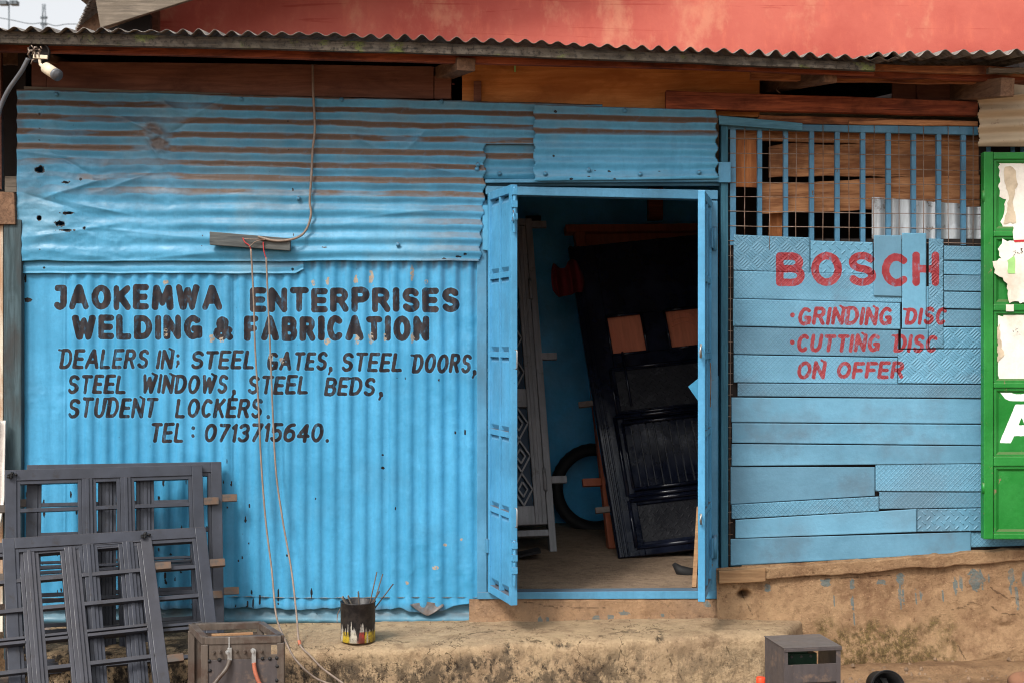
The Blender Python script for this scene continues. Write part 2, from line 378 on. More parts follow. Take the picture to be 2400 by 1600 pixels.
M['ground'] = earth('dirt_ground', S(118, 90, 66), S(148, 118, 88), S(96, 70, 52), crack=0.2)
M['floor'] = earth('dusty_floor', S(136, 116, 98), S(160, 138, 116), S(104, 86, 70), crack=0.2)

def tin_mat():
    s = NT('paint_tin')
    x, y, z = s.sep(s.co)
    c = s.mix(s.mr(s.noise(16, 2, 0.4, (1, 1, 0.05)), 0.44, 0.47), S(176, 168, 152), S(176, 150, 40))
    c = s.mix(s.mr(s.noise(20, 2, 0.4, (1, 1, 0.05), off=(3, 3, 0)), 0.57, 0.6), c, S(138, 48, 42))
    c = s.mix(s.mr(z, 0.052, 0.056), c, S(168, 162, 152))
    edge = s.math('ADD', z, s.math('MULTIPLY', s.math('SUBTRACT', s.noise(95, 4, 0.65, (1, 1, 0.08)), 0.5), 0.34))
    c = s.mix(s.mr(s.noise(60, 4, 0.7, (1, 1, 0.3)), 0.56, 0.62), c, S(70, 64, 60))
    c = s.mix(s.mr(edge, 0.046, 0.051), c, S(24, 22, 23))
    c = s.mix(s.mr(s.noise(34, 5, 0.7), .42, .62, 0, .55), c, S(58, 52, 48))
    return s.done(c, 0.45, s.bump(s.noise(40, 4, 0.6, (1, 1, 0.3)), 0.4, 0.006))
M['tin'] = tin_mat()

# ------------------------------------------------------------------ object helpers
def tag(o, label=None, cat=None, group=None, kind=None):
    if label: o['label'] = label
    if cat: o['category'] = cat
    if group: o['group'] = group
    if kind: o['kind'] = kind
    return o
def thing(name, loc, label, cat, group=None):
    o = bpy.data.objects.new(name, None); COL.objects.link(o)
    o.location = loc; o.empty_display_size = 0.1
    return tag(o, label, cat, group)
def copy_tree(o, parent=None):
    c = o.copy(); COL.objects.link(c)
    if parent: c.parent = parent
    for ch in o.children: copy_tree(ch, c)
    return c

LOCAL = set()        # things whose shapes are given in their own coordinates
def chain(p):
    v = Vector((0, 0, 0))
    if p is None or p.name in LOCAL: return v
    while p is not None: v = v + p.location; p = p.parent
    return v
class MB:
    """collects shapes; build() links them as one mesh object"""
    def __init__(s): s.v = []; s.f = []; s.mi = []; s.cur = 0; s.sm = []; s.smooth = False
    def add(s, vs, fs):
        o = len(s.v); s.v += [tuple(v) for v in vs]
        for f in fs: s.f.append([i + o for i in f]); s.mi.append(s.cur); s.sm.append(s.smooth)
        return s
    def box(s, x0, x1, y0, y1, z0, z1):
        v = [(x, y, z) for x in (x0, x1) for y in (y0, y1) for z in (z0, z1)]
        return s.add(v, [(0, 1, 3, 2), (4, 6, 7, 5), (0, 4, 5, 1), (2, 3, 7, 6), (0, 2, 6, 4), (1, 5, 7, 3)])
    def prism(s, pts, y0, y1):
        """photo outline pts (px,py) at depth y0, carried straight back to y1"""
        a = [P3(px, py, y0) for px, py in pts]; n = len(a)
        b = [Vector((p.x, y1, p.z)) for p in a]
        return s.add(a + b, [list(range(n)), list(range(2 * n - 1, n - 1, -1))] + [(i, i + n, (i + 1) % n + n, (i + 1) % n) for i in range(n)])
    def rect(s, x0, y0, x1, y1, d0, d1): return s.prism([(x0, y0), (x0, y1), (x1, y1), (x1, y0)], d0, d1)
    def band(s, x0, x1, t0, t1, b0, b1, d0, d1, n=14, wob=1.2, seed=1, bow=0.0):
        """long board with slightly wandering edges: tops t0->t1, bottoms b0->b1"""
        xs = np.linspace(x0, x1, n)
        tp = [(x, lerp(t0, t1, i / (n - 1)) + wob * 2 * (vn(i * .9, 3.1, seed) - .5)) for i, x in enumerate(xs)]
        bt = [(x, lerp(b0, b1, i / (n - 1)) + wob * 2 * (vn(i * .9, 7.7, seed + 5) - .5)) for i, x in enumerate(xs)]
        if bow:
            tp = [(x, y + bow * math.sin(math.pi * min(1, i / (n - 1))) ) for i, (x, y) in enumerate(tp)]; bt = [(x, y + bow * math.sin(math.pi * min(1, i / (n - 1)))) for i, (x, y) in enumerate(bt)]
        return s.prism(tp + bt[::-1], d0, d1)
    def beam(s, p, q, w, h, up=(0, 0, 1), roll=0):
        p, q = Vector(p), Vector(q); d = (q - p).normalized()
        a = d.cross(Vector(up)).normalized(); b = a.cross(d).normalized()
        c = [(-w / 2, -h / 2), (w / 2, -h / 2), (w / 2, h / 2), (-w / 2, h / 2)]
        v = [e + a * i + b * j for e in (p, q) for i, j in c]
        return s.add(v, [(3, 2, 1, 0), (4, 5, 6, 7), (0, 1, 5, 4), (1, 2, 6, 5), (2, 3, 7, 6), (3, 0, 4, 7)])
    def tube(s, pts, r, n=8, cap=True, smooth=True):
        pts = [Vector(p) for p in pts]; m = len(pts); rr = r if isinstance(r, (list, tuple)) else [r] * m
        vs = []; ref = Vector((0.31, 0.17, 0.93))
        for i, p in enumerate(pts):
            d = (pts[min(i + 1, m - 1)] - pts[max(i - 1, 0)]).normalized()
            a = d.cross(ref)
            if a.length < 1e-3: a = d.cross(Vector((1, 0, 0)))
            a.normalize(); b = d.cross(a)
            vs += [p + (a * math.cos(k * 2 * math.pi / n) + b * math.sin(k * 2 * math.pi / n)) * rr[i] for k in range(n)]
        fs = [(i * n + k, i * n + (k + 1) % n, (i + 1) * n + (k + 1) % n, (i + 1) * n + k) for i in range(m - 1) for k in range(n)]
        t = s.smooth; s.smooth = smooth; s.add(vs, fs); s.smooth = t
        if cap: o = len(s.v) - m * n; s.f += [[o + k for k in range(n)][::-1], [o + (m - 1) * n + k for k in range(n)]]; s.mi += [s.cur] * 2; s.sm += [False] * 2
        return s
    def lathe(s, prof, c, axis='Z', n=28, rot=None):
        """profile of (radius, height) turned about an axis through c"""
        vs = []
        for r, h in prof:
            for k in range(n):
                t = 2 * math.pi * k / n
                v = {'Z': (r * math.cos(t), r * math.sin(t), h), 'Y': (r * math.cos(t), h, r * math.sin(t)), 'X': (h, r * math.cos(t), r * math.sin(t))}[axis]
                v = Vector(v)
                if rot: v = rot @ v
                vs.append(Vector(c) + v)
        m = len(prof); t = s.smooth; s.smooth = True
        s.add(vs, [(i * n + k, i * n + (k + 1) % n, (i + 1) * n + (k + 1) % n, (i + 1) * n + k) for i in range(m - 1) for k in range(n)])
        s.smooth = t
        return s
    def build(s, name, mats, parent=None, bevel=0.0, **tg):
        me = bpy.data.meshes.new(name)
        off = chain(parent)
        me.from_pydata([tuple(Vector(v) - off) for v in s.v], [], s.f)
        mats = mats if isinstance(mats, (list, tuple)) else [mats]
        for m in mats: me.materials.append(m)
        me.polygons.foreach_set('material_index', s.mi); me.polygons.foreach_set('use_smooth', s.sm)
        bm = bmesh.new(); bm.from_mesh(me); bmesh.ops.recalc_face_normals(bm, faces=bm.faces); bm.to_mesh(me); bm.free()
        o = bpy.data.objects.new(name, me); COL.objects.link(o)
        if parent is not None: o.parent = parent
        if bevel:
            b = o.modifiers.new('Bevel', 'BEVEL'); b.width = bevel; b.segments = 2; b.limit_method = 'ANGLE'
        if parent is not None and parent.name in LOCAL: LOCAL.add(o.name)
        return tag(o, **tg)

def gridmesh(name, xyz, mat, parent=None, keep=None, attrs={}, extra=None, thick=0.0, smooth=True, offset=None, **tg):
    nv, nu = xyz.shape[:2]
    off = np.array(offset if offset is not None else tuple(chain(parent)))
    V = (xyz - off).reshape(-1, 3)
    idx = np.arange(nv * nu).reshape(nv, nu)
    q = np.stack([idx[:-1, :-1], idx[1:, :-1], idx[1:, 1:], idx[:-1, 1:]], -1)
    q = q[keep] if keep is not None else q.reshape(-1, 4)
    me = bpy.data.meshes.new(name)
    ev, ef = ([], []) if extra is None else (extra.v, extra.f)
    ne = len(ev); n0 = len(V)
    if ne: V = np.concatenate([V, np.array([tuple(v) for v in ev]) - off])
    me.vertices.add(len(V)); me.vertices.foreach_set('co', V.astype(np.float32).ravel())
    loops = [q.ravel()]; sizes = [np.full(len(q), 4)]
    for f in ef: loops.append(np.array(f) + n0); sizes.append(np.array([len(f)]))
    loops = np.concatenate(loops); sizes = np.concatenate(sizes)
    me.loops.add(len(loops)); me.loops.foreach_set('vertex_index', loops.astype(np.int32))
    me.polygons.add(len(sizes)); me.polygons.foreach_set('loop_start', (np.cumsum(sizes) - sizes).astype(np.int32))
    me.polygons.foreach_set('loop_total', sizes.astype(np.int32))
    me.polygons.foreach_set('use_smooth', np.full(len(sizes), smooth))
    mi = np.zeros(len(sizes), np.int32); mi[len(q):] = 1
    mats = mat if isinstance(mat, (list, tuple)) else [mat]
    for m in mats: me.materials.append(m)
    if ne and len(mats) > 1: me.polygons.foreach_set('material_index', mi)
    for k, a in attrs.items():
        at = me.attributes.new(k, 'FLOAT', 'POINT')
        vals = np.full(len(V), 99.0 if k == 'ink' else 0.0, np.float32); vals[:n0] = np.broadcast_to(a, (nv, nu)).astype(np.float32).ravel()
        at.data.foreach_set('value', vals)
    me.update(calc_edges=True); me.validate()
    o = bpy.data.objects.new(name, me); COL.objects.link(o)
    if parent is not None: o.parent = parent
    if thick:
        sm = o.modifiers.new('Solidify', 'SOLIDIFY'); sm.thickness = thick; sm.offset = 0
    return tag(o, **tg)

def pgrid(x0, x1, ytop, ybot, res, depth):
    """grid of photo pixel coordinates between two edges"""
    yt = ytop if callable(ytop) else (lambda x: ytop + 0 * x); yb = ybot if callable(ybot) else (lambda x: ybot + 0 * x)
    k = (D + depth) / F
    nu = max(2, int((x1 - x0) * k / res) + 1)
    xs = np.linspace(x0, x1, nu); a = yt(xs); b = yb(xs)
    nv = max(2, int(np.max(b - a) * k / res) + 1)
    t = np.linspace(0, 1, nv)[:, None]
    px = np.broadcast_to(xs, (nv, nu)).copy(); py = a[None] + (b - a)[None] * t
    return px, py, np.broadcast_to(t, (nv, nu))
def toxyz(px, py, depth, y):
    k = (D + depth) / F
    return np.stack([(px - 1200) * k, y, CZ - (py - 800) * k], -1)
def keepmask(px, py, fn):
    c = lambda a: (a[:-1, :-1] + a[1:, 1:]) / 2
    return fn(c(px), c(py))

# ------------------------------------------------------------------ sign-writer's stroke letters
def arc(cx, cy, rx, ry, a0, a1, n=11):
    return [(cx + rx * math.cos(R(a0 + (a1 - a0) * i / n)), cy + ry * math.sin(R(a0 + (a1 - a0) * i / n))) for i in range(n + 1)]
G = {
 'A': (.92, [[(0, 0), (.46, 1), (.92, 0)], [(.15, .32), (.77, .32)]]),
 'B': (.74, [[(0, 0), (0, 1), (.4, 1)] + arc(.42, .76, .27, .24, 90, -90) + [(0, .52)], [(.42, .52)] + arc(.44, .26, .30, .26, 90, -90) + [(0, 0)]]),
 'C': (.78, [arc(.42, .5, .42, .5, 48, 312)]),
 'D': (.80, [[(0, 0), (0, 1), (.32, 1)] + arc(.32, .5, .48, .5, 90, -90) + [(0, 0)]]),
 'E': (.64, [[(.64, 1), (0, 1), (0, 0), (.64, 0)], [(0, .5), (.56, .5)]]),
 'F': (.64, [[(.64, 1), (0, 1), (0, 0)], [(0, .5), (.54, .5)]]),
 'G': (.84, [arc(.42, .5, .42, .5, 50, 318) + [(.82, .42), (.5, .42)], [(.82, .42), (.82, .08)]]),
 'H': (.78, [[(0, 0), (0, 1)], [(.78, 0), (.78, 1)], [(0, .5), (.78, .5)]]),
 'I': (.0, [[(0, 0), (0, 1)]]),
 'J': (.5, [[(.12, 1), (.5, 1), (.5, .28)] + arc(.26, .26, .24, .26, 0, -140)]),
 'K': (.74, [[(0, 0), (0, 1)], [(.7, 1), (.05, .45)], [(.24, .6), (.74, 0)]]),
 'L': (.62, [[(0, 1), (0, 0), (.62, 0)]]),
 'M': (1.02, [[(0, 0), (.1, 1), (.51, .22), (.92, 1), (1.02, 0)]]),
 'N': (.76, [[(0, 0), (0, 1), (.76, 0), (.76, 1)]]),
 'O': (.86, [arc(.43, .5, .43, .5, 0, 360, 20)]),
 'P': (.72, [[(0, 0), (0, 1), (.4, 1)] + arc(.42, .74, .3, .26, 90, -90) + [(0, .48)]]),
 'R': (.76, [[(0, 0), (0, 1), (.4, 1)] + arc(.42, .75, .29, .25, 90, -90) + [(0, .5)], [(.4, .5), (.76, 0)]]),
 'S': (.72, [arc(.37, .76, .33, .24, 28, 250) + [(.44, .50)] + arc(.37, .25, .35, .25, 62, -152)]),
 'T': (.76, [[(0, 1), (.76, 1)], [(.38, 1), (.38, 0)]]),
 'U': (.76, [[(0, 1), (0, .38)] + arc(.38, .38, .38, .38, 180, 360) + [(.76, 1)]]),
 'W': (1.15, [[(0, 1), (.27, 0), (.575, .86), (.88, 0), (1.15, 1)]]),
 '&': (.8, [[(.8, .02), (.22, .66)] + arc(.38, .80, .19, .2, 200, -20) + [(.5, .62), (.12, .36)] + arc(.32, .24, .28, .24, 150, 290) + [(.62, .2), (.76, .42)]]),
 '0': (.72, [arc(.36, .5, .36, .5, 0, 360, 20)]),
 '1': (.2, [[(0, .82), (.2, 1), (.2, 0)]]),
 '3': (.66, [arc(.32, .76, .31, .24, 150, -80) + arc(.32, .26, .34, .26, 85, -150)]),
 '4': (.78, [[(.58, 0), (.58, 1), (0, .3), (.78, .3)]]),
 '5': (.68, [[(.66, 1), (.1, 1), (.05, .56)] + arc(.32, .32, .35, .32, 118, -145)]),
 '6': (.7, [[(.6, .98)] + arc(.5, .40, .5, .58, 105, 180) + arc(.35, .31, .35, .31, 180, -180, 18)]),
 '7': (.66, [[(0, 1), (.66, 1), (.2, 0)]]),
}
def word_segs(text, x0, x1, yt, yb, st, slant=0.0, rot=0.0, loosen=1.0):
    """line segments (photo px) of a word's strokes, with half stroke width"""
    h = yb - yt - st; sx = slant * h
    gap = st * 1.38 * loosen
    tot = sum(G[c][0] for c in text); kx = ((x1 - x0) - st - sx - gap * (len(text) - 1)) / max(tot, 0.01)
    cx = x0 + st / 2; out = []
    rnd = random.Random(text + str(int(x0)))
    for c in text:
        wd, strokes = G[c]; jy = rnd.uniform(-.9, .9); js = 1 + rnd.uniform(-.03, .03)
        for ln in strokes:
            pts = [(cx + gx * kx + gy * sx, yb - st / 2 - gy * h * js + jy + rot * (cx - x0)) for gx, gy in ln]
            if slant and c == 'N' : pass
            for a, b in zip(pts[:-1], pts[1:]): out.append((*a, *b, st / 2))
        if slant and c in 'NWD':    # the brush's flicked tail above the last upright
            gx = wd if c != 'D' else 0
            p = (cx + gx * kx + sx, yb - st / 2 - h * js + jy + rot * (cx - x0))
            out.append((p[0], p[1], p[0] - st * (1.0 if c != 'D' else 1.3), p[1] - st * (0.7 if c != 'D' else 0.1), st * 0.30))
        cx += wd * kx + gap
    return out
def dot(x, y, r): return [(x, y, x + .01, y, r)]
def comma(x, y, r): return [(x, y, x + .5, y + r, r), (x + .5, y + r, x - r * .9, y + r * 3.1, r * .55)]
SIGN = []
for t, a, b, c, d in [('JAOKEMWA', 124, 521, 667, 727), ('ENTERPRISES', 585, 1077, 674, 732), ('WELDING', 170, 475, 738, 796), ('&', 499, 546, 740, 797), ('FABRICATION', 572, 1006, 740, 799)]:
    SIGN += word_segs(t, a, b, c, d, 15.0)
for t, a, b, c, d in [('DEALERS', 139, 353, 817, 864), ('IN', 365, 410, 818, 864), ('STEEL', 446, 601, 821, 865), ('GATES', 623, 770, 824, 868), ('STEEL', 798, 948, 826, 871),
                      ('DOORS', 965, 1108, 828, 874), ('STEEL', 157, 300, 877, 922), ('WINDOWS', 330, 538, 876, 922), ('STEEL', 578, 727, 879, 924), ('BEDS', 759, 883, 883, 927),
                      ('STUDENT', 158, 372, 931, 979), ('LOCKERS', 410, 618, 932, 979), ('TEL', 350, 436, 989, 1036), ('0713715640', 477, 761, 991, 1036)]:
    SIGN += word_segs(t, a, b, c, d, 8.2, 0.16)
SIGN += dot(418, 833, 4.2) + comma(418, 847, 4) + comma(775, 862, 4.5) + comma(1112, 870, 4.5) + comma(548, 916, 4.5) + comma(893, 921, 4.5)
SIGN += dot(629, 976, 5) + dot(454, 1002, 4.5) + dot(453, 1020, 4.5) + dot(767, 1032, 4.5)
OFFER = []
for t, a, b in [('B', 1817, 1884), ('O', 1899, 1971), ('S', 1984, 2050), ('C', 2063, 2128), ('H', 2135, 2198)]:
    OFFER += word_segs(t, a, b, 593, 672, 17.5)
for t, a, b, c, d in [('GRINDING', 1866, 2092, 720, 763), ('DISC', 2117, 2219, 721, 762), ('CUTTING', 1864, 2064, 783, 825), ('DISC', 2091, 2197, 784, 826), ('ON', 1864, 1936, 846, 888), ('OFFER', 1957, 2119, 846, 887)]:
    OFFER += word_segs(t, a, b, c, d, 8.6, 0.16)
OFFER += dot(1855, 739, 5.5) + dot(1855, 802, 5.5)
def sdf(px, py, segs):
    out = np.full(px.shape, 99.0)
    x0, x1, y0, y1 = px.min(), px.max(), py.min(), py.max()
    xs = px[0]
    for ax, ay, bx, by, r in segs:
        m = r + 6
        lo, hi = min(ax, bx) - m, max(ax, bx) + m
        if hi < x0 or lo > x1 or max(ay, by) + m < y0 or min(ay, by) - m > y1: continue
        i0, i1 = np.searchsorted(xs, lo), np.searchsorted(xs, hi)
        if i1 <= i0: continue
        yy = py[:, i0]; j0, j1 = np.searchsorted(yy, min(ay, by) - m - 3), np.searchsorted(yy, max(ay, by) + m + 3)
        if j1 <= j0: continue
        qx, qy = px[j0:j1, i0:i1], py[j0:j1, i0:i1]
        dx, dy = bx - ax, by - ay; L = dx * dx + dy * dy + 1e-9
        t = np.clip(((qx - ax) * dx + (qy - ay) * dy) / L, 0, 1)
        d = np.hypot(qx - ax - t * dx, qy - ay - t * dy) - r
        out[j0:j1, i0:i1] = np.minimum(out[j0:j1, i0:i1], d)
    return out
def crackmap(px, py, polys, w=1.6, seed=4):
    """hairline cracks along jittered polylines: 1 on the crack"""
    out = np.zeros(px.shape); jx = 9 * (fbm(px / 14, py / 14, 4, seed) - .5); jy = 9 * (fbm(px / 14, py / 14, 4, seed + 9) - .5)
    for p in polys:
        for (ax, ay), (bx, by) in zip(p[:-1], p[1:]):
            dx, dy = bx - ax, by - ay; t = np.clip(((px + jx - ax) * dx + (py + jy - ay) * dy) / (dx * dx + dy * dy), 0, 1)
            d = np.hypot(px + jx - ax - t * dx, py + jy - ay - t * dy)
            out = np.maximum(out, (1 - ss(w * .3, w * 1.5, d)) * ss(.25, .5, fbm(px / 22, py / 22, 3, seed + 5)))
    return out
def spots(px, py, lst, seed=3):
    a = np.zeros(px.shape)
    for x, y, rx, ry in lst:
        d = np.hypot((px - x) / rx, (py - y) / ry) + (fbm(px / 5, py / 5, 3, seed) - .5) * 1.1
        a = np.maximum(a, 1 - ss(0.6, 1.15, d))
    return a

# ------------------------------------------------------------------ the setting: ground
def gz(x, y):
    """height of the dirt: high by the right-hand plinth, lower in front of the step, level further out"""
    right = ss(0.95, 1.75, x)
    z = lerp(0.03 + 0.05 * ss(-1.7, -2.5, x), 0.165, right)
    z = z + 0.20 * ss(-2.45, -2.75, x) * ss(-0.9, -0.35, y)
    fall = np.clip(-y, 0, 2.2)
    z = z - fall * (0.02 + 0.01 * right)
    return z
ax = np.concatenate([[-400, -120, -40, -15, -7], np.arange(-3.6, 3.61, 0.02), [7, 15, 40, 120, 400]])
ay = np.concatenate([[-400, -120, -40, -15, -8, -5, -3.5], np.arange(-2.2, 0.31, 0.02), [0.6, 1.5, 4, 9, 30, 120, 400]])
gx, gy = np.meshgrid(ax, ay)
near = (np.abs(gx) < 3.6) & (gy > -2.3) & (gy < 0.4)
gh = gz(gx, gy) + near * ((fbm(gx * 3, gy * 3, 4, 3) - .5) * .05 + (fbm(gx * 22, gy * 22, 3, 8) - .5) * .014)
gh = gh + near * (-0.03) * ss(0.55, 0.68, ridge(gx * 1.2 + 4, gy * 3.5, 2, 5)) * ss(1.0, 1.6, gx)
gh = np.where(gy > 0.3, np.minimum(gh, 0.0), gh)
gridmesh('ground', np.stack([gx, gy, gh], -1), M['ground'], kind='structure')

# ------------------------------------------------------------------ the workshop
shop = thing('workshop', (0, 0, 0.35), 'blue corrugated steel welding workshop with open double door and painted signs', 'workshop')
def top_line(x): return 210 + (x - 40) * 0.0258

# lower wall: upright corrugations with the lettering
px, py, t = pgrid(48, 1128, 585, lambda x: 1424 + 9 * (vn(x / 26, 2.2, 4) - .5) + 12 * ss(930, 985, x) * (1 - ss(1000, 1050, x)) - 8 * ss(1040, 1110, x), 0.0042, 0)
left = 1 - ss(150, 158, px)
amp = 0.0070 * (1 - 0.72 * left) * (1 - 0.45 * ss(980, 1120, px) * ss(900, 1420, py)) * (0.82 + 0.36 * fbm(px / 90, py / 300, 3, 2))
ph = 2 * np.pi * (px - 32 + 3 * (fbm(px / 260, py / 420, 2, 9) - .5)) / 35.6
prof = np.cos(ph); prof = np.sign(prof) * np.abs(prof) ** 0.8
dent = (ridge(px / 120, py / 150, 3, 21) - .6) * .010 * ss(0.50, 0.72, fbm(px / 170, py / 170, 3, 33)) \
     + (ridge(px / 50, py / 60, 3, 5) - .6) * .009 * (ss(1000, 1110, px) * ss(640, 760, py) * (1 - ss(860, 930, py)) + left * ss(870, 920, py) * (1 - ss(940, 1010, py)) + 0.8 * ss(1180, 1330, py) * ss(880, 1000, px))
lap = -0.004 * ss(150, 151.5, px) + 0.004 * ss(545, 546.5, px) - 0.004 * ss(914, 915.5, px)
y = -amp * prof - dent + lap - 0.012 * ss(1395, 1424, py) * vn(px / 40, 1, 6)
spl = [(66, 703, 9, 7), (60, 655, 3, 10), (1090, 1013, 2.5, 7), (1067, 1012, 2, 4), (930, 885, 2, 3), (950, 886, 2, 4), (1029, 889, 2, 4), (897, 1065, 4, 3), (898, 1096, 5, 4), (927, 1190, 2, 5)]
rs = random.Random(5)
for k in range(110):     # paint spattered where the frames were sprayed
    a = rs.uniform(55, 590); spl.append((a, rs.uniform(1080, 1440), rs.uniform(1.2, 3), rs.uniform(2, 10)))
for a, b, c in [(580, 1415, 9), (594, 1412, 12), (609, 1405, 14), (652, 1397, 22), (673, 1300, 3), (740, 1168, 4), (730, 1390, 14)]: spl.append((a, b, 2.4, c))
wl = [(390, 662, 8, 6), (735, 663, 5, 8), (768, 660, 6, 10), (834, 655, 5, 12), (870, 650, 6, 20), (870, 790, 7, 16), (836, 796, 7, 12), (966, 640, 4, 20), (967, 790, 5, 14), (902, 790, 4, 12), (498, 792, 7, 10), (520, 796, 7, 7), (390, 780, 5, 12), (767, 800, 7, 10), (635, 838, 6, 12), (662, 845, 9, 8), (1020, 1330, 9, 5), (955, 1365, 6, 5), (1043, 1276, 5, 4), (1082, 1264, 4, 4), (1000, 660, 5, 5)]
dust = 0.55 * (1 - ss(600, 650, py)) * ss(0, 0.8, -np.sin(ph)) + 0.8 * ss(1408, 1430, py) * fbm(px / 30, py / 20, 3, 3) + 0.25 * ss(940, 1060, px) * (1 - ss(640, 780, py)) * ss(0.2, .9, np.sin(ph))
lower = gridmesh('lettered_corrugated_sheet', toxyz(px, py, 0, y), [M['lower'], M['steel']], shop,
    attrs=dict(ink=sdf(px, py, SIGN), dust=np.clip(dust, 0, 1), spot=spots(px, py, spl), wear=spots(px, py, wl, 8)), thick=0.0014,
    label='lower sheet of upright corrugations with black painted lettering')

# upper wall: sheets laid with the corrugations level, dust on every ridge
def level_sheet(name, x0, x1, yt, yb, depth, per, first, amp0, crumple, duststr, keep=None, holes=(), nails=(), seed=1, res=0.005, curl=0.0, blob=None, dentf=None):
    px, py, t = pgrid(x0, x1, yt, yb, res, depth)
    y0 = py[0][None]; H = np.max(py[-1] - py[0])
    s = t * H
    s = s + 7 * (fbm(px / 190, py / 60, 3, seed) - .5) + 2.5 * (fbm(px / 40, py / 30, 2, seed + 1) - .5) + crumple(px, py) * 26 * (fbm(px / 60, py / 40, 3, seed + 4) - .5)
    ph = 2 * np.pi * (s - first) / per - np.pi / 2
    cr = crumple(px, py)
    amp = amp0 * (1 - 0.75 * np.clip(cr, 0, 1)) * (0.8 + 0.4 * fbm(px / 200, py / 80, 3, seed + 2))
    prof = np.cos(ph)
    dent = cr * (ridge(px / 95, py / 70, 4, seed + 6) - .55) * .020 + (ridge(px / 160, py / 60, 3, seed + 9) - .6) * .006 * ss(.48, .7, fbm(px / 130, py / 90, 3, seed + 11))
    if dentf: dent = dent + dentf(px, py)
    y = depth - amp * prof - dent - curl * ss(0.93, 1, t)
    up = ss(-0.12, 0.40, -np.sin(ph) + 0.35 * (fbm(px / 45, py / 14, 3, seed + 3) - .5))
    fine = 0.75 + 0.25 * fbm(px / 12, py / 5, 2, seed + 7)
    dust = 1.45 * up * duststr(px, py) * fine * (1 - 0.7 * np.clip(cr, 0, 1))
    dust = np.maximum(dust, 0.34 * duststr(px, py) * fbm(px / 40, py / 20, 3, seed + 8))
    dust = np.maximum(dust, blob(px, py)) if blob else dust
    ex = MB()
    for nx, ny in nails:
        k = (D + depth) / F
        ex.lathe([(0.0001, -0.006), (0.006, -0.005), (0.0065, -0.002), (0.011, -0.001), (0.0115, 0.004)], ((nx - 1200) * k, depth - 0.011, CZ - (ny - 800) * k), 'Y', 10)
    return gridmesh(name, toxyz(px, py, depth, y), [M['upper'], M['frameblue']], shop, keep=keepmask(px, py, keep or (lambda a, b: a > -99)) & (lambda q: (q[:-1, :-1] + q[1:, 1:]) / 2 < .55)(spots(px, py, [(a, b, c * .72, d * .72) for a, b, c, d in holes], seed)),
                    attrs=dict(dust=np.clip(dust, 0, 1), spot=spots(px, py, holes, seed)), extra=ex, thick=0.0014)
def cr_up(px, py):
    a = ss(.35, .6, fbm(px / 110, py / 70, 3, 71))
    return np.clip((1 - ss(300, 520, px + 60 * (fbm(px / 60, py / 60, 3, 4) - .5))) * ss(345, 385, py) * (.4 + .6 * a)
                   + 0.9 * np.exp(-((px - 372 - .15 * (py - 320)) / 36) ** 2) * np.exp(-((py - 322) / 34) ** 2)
                   + 0.7 * np.exp(-((px - 470) / 60) ** 2) * np.exp(-((py - 252) / 12) ** 2)
                   + 0.8 * np.exp(-((px - 975) / 18) ** 2) * np.exp(-((py - 325) / 22) ** 2), 0, 1)
def bl_up(px, py):
    q = fbm(px / 34, py / 16, 4, 77)
    a = 1.3 * np.exp(-((px - 368 - .55 * (py - 320)) / 28) ** 2 - ((py - 316) / 34) ** 2) + .7 * np.exp(-((px - 375 + .5 * (py - 340)) / 24) ** 2 - ((py - 342) / 12) ** 2)
    e = 0.55 * (1 - ss(52, 86, px + 30 * (q - .5))) * (1 - ss(300, 345, py))
    return np.clip(np.maximum(a * ss(.15, .55, q), e * ss(.3, .6, q)), 0, .9)
def de_up(px, py):
    d = .034 * np.exp(-((px - 372 - .4 * (py - 322)) / 26) ** 2 - ((py - 322) / 40) ** 2) * (ridge(px / 40, py / 30, 3, 8) - .2)
    for cx, cy, an, L, am in [(400, 250, .7, 40, .009), (500, 245, -.5, 45, .010), (335, 300, .5, 60, .010), (410, 305, -.5, 50, -.010), (360, 350, 1.0, 40, .010), (120, 365, .12, 70, .008), (170, 385, .5, 50, -.008), (300, 425, -.35, 60, .008), (180, 440, -.3, 80, .010), (240, 490, .2, 70, .008), (110, 470, .3, 60, -.008), (850, 330, .5, 40, .007), (975, 330, -.8, 30, .009), (1020, 395, .25, 40, .008), (700, 395, .1, 60, .005), (880, 255, -.2, 50, .005), (180, 540, -.15, 90, .007), (330, 545, .1, 110, .006), (420, 600, -.1, 90, .005), (940, 500, -.1, 110, .005)]:
        c, s_ = math.cos(an), math.sin(an)
        u = (px - cx) * c + (py - cy) * s_; v = -(px - cx) * s_ + (py - cy) * c
        d = d + 1.5 * am * np.exp(-(u / L) ** 2) * np.exp(-np.abs(v) / 7)
    return d
def du_up(px, py):
    row = 1 - 0.8 * ss(425, 500, py) - 0.15 * ss(520, 570, py)
    row = row * (0.55 + 0.45 * ss(0.30, 0.45, fbm(px / 170, py / 26, 3, 15)))
    return np.clip(row + 0.35 * ss(930, 1060, px) * ss(440, 500, py), 0, 1)
holes = [(93, 399, 12, 11), (92, 268, 2.5, 3.5), (92, 301, 2, 2), (92, 328, 2, 2), (92, 512, 8, 8), (140, 525, 14, 7), (160, 500, 18, 4), (155, 540, 22, 4), (198, 535, 6, 5), (155, 428, 14, 3), (190, 421, 4, 3),
         (675, 285, 2, 2), (677, 352, 2, 2), (686, 445, 2.5, 4), (85, 473, 2, 2), (72, 625, 3, 3), (94, 585, 2, 2), (104, 625, 3, 3), (475, 553, 2, 2), (472, 577, 2, 2), (1075, 602, 8, 2), (1090, 596, 4, 3), (1040, 606, 9, 1.5), (688, 551, 2, 4), (760, 580, 6, 2.5)]
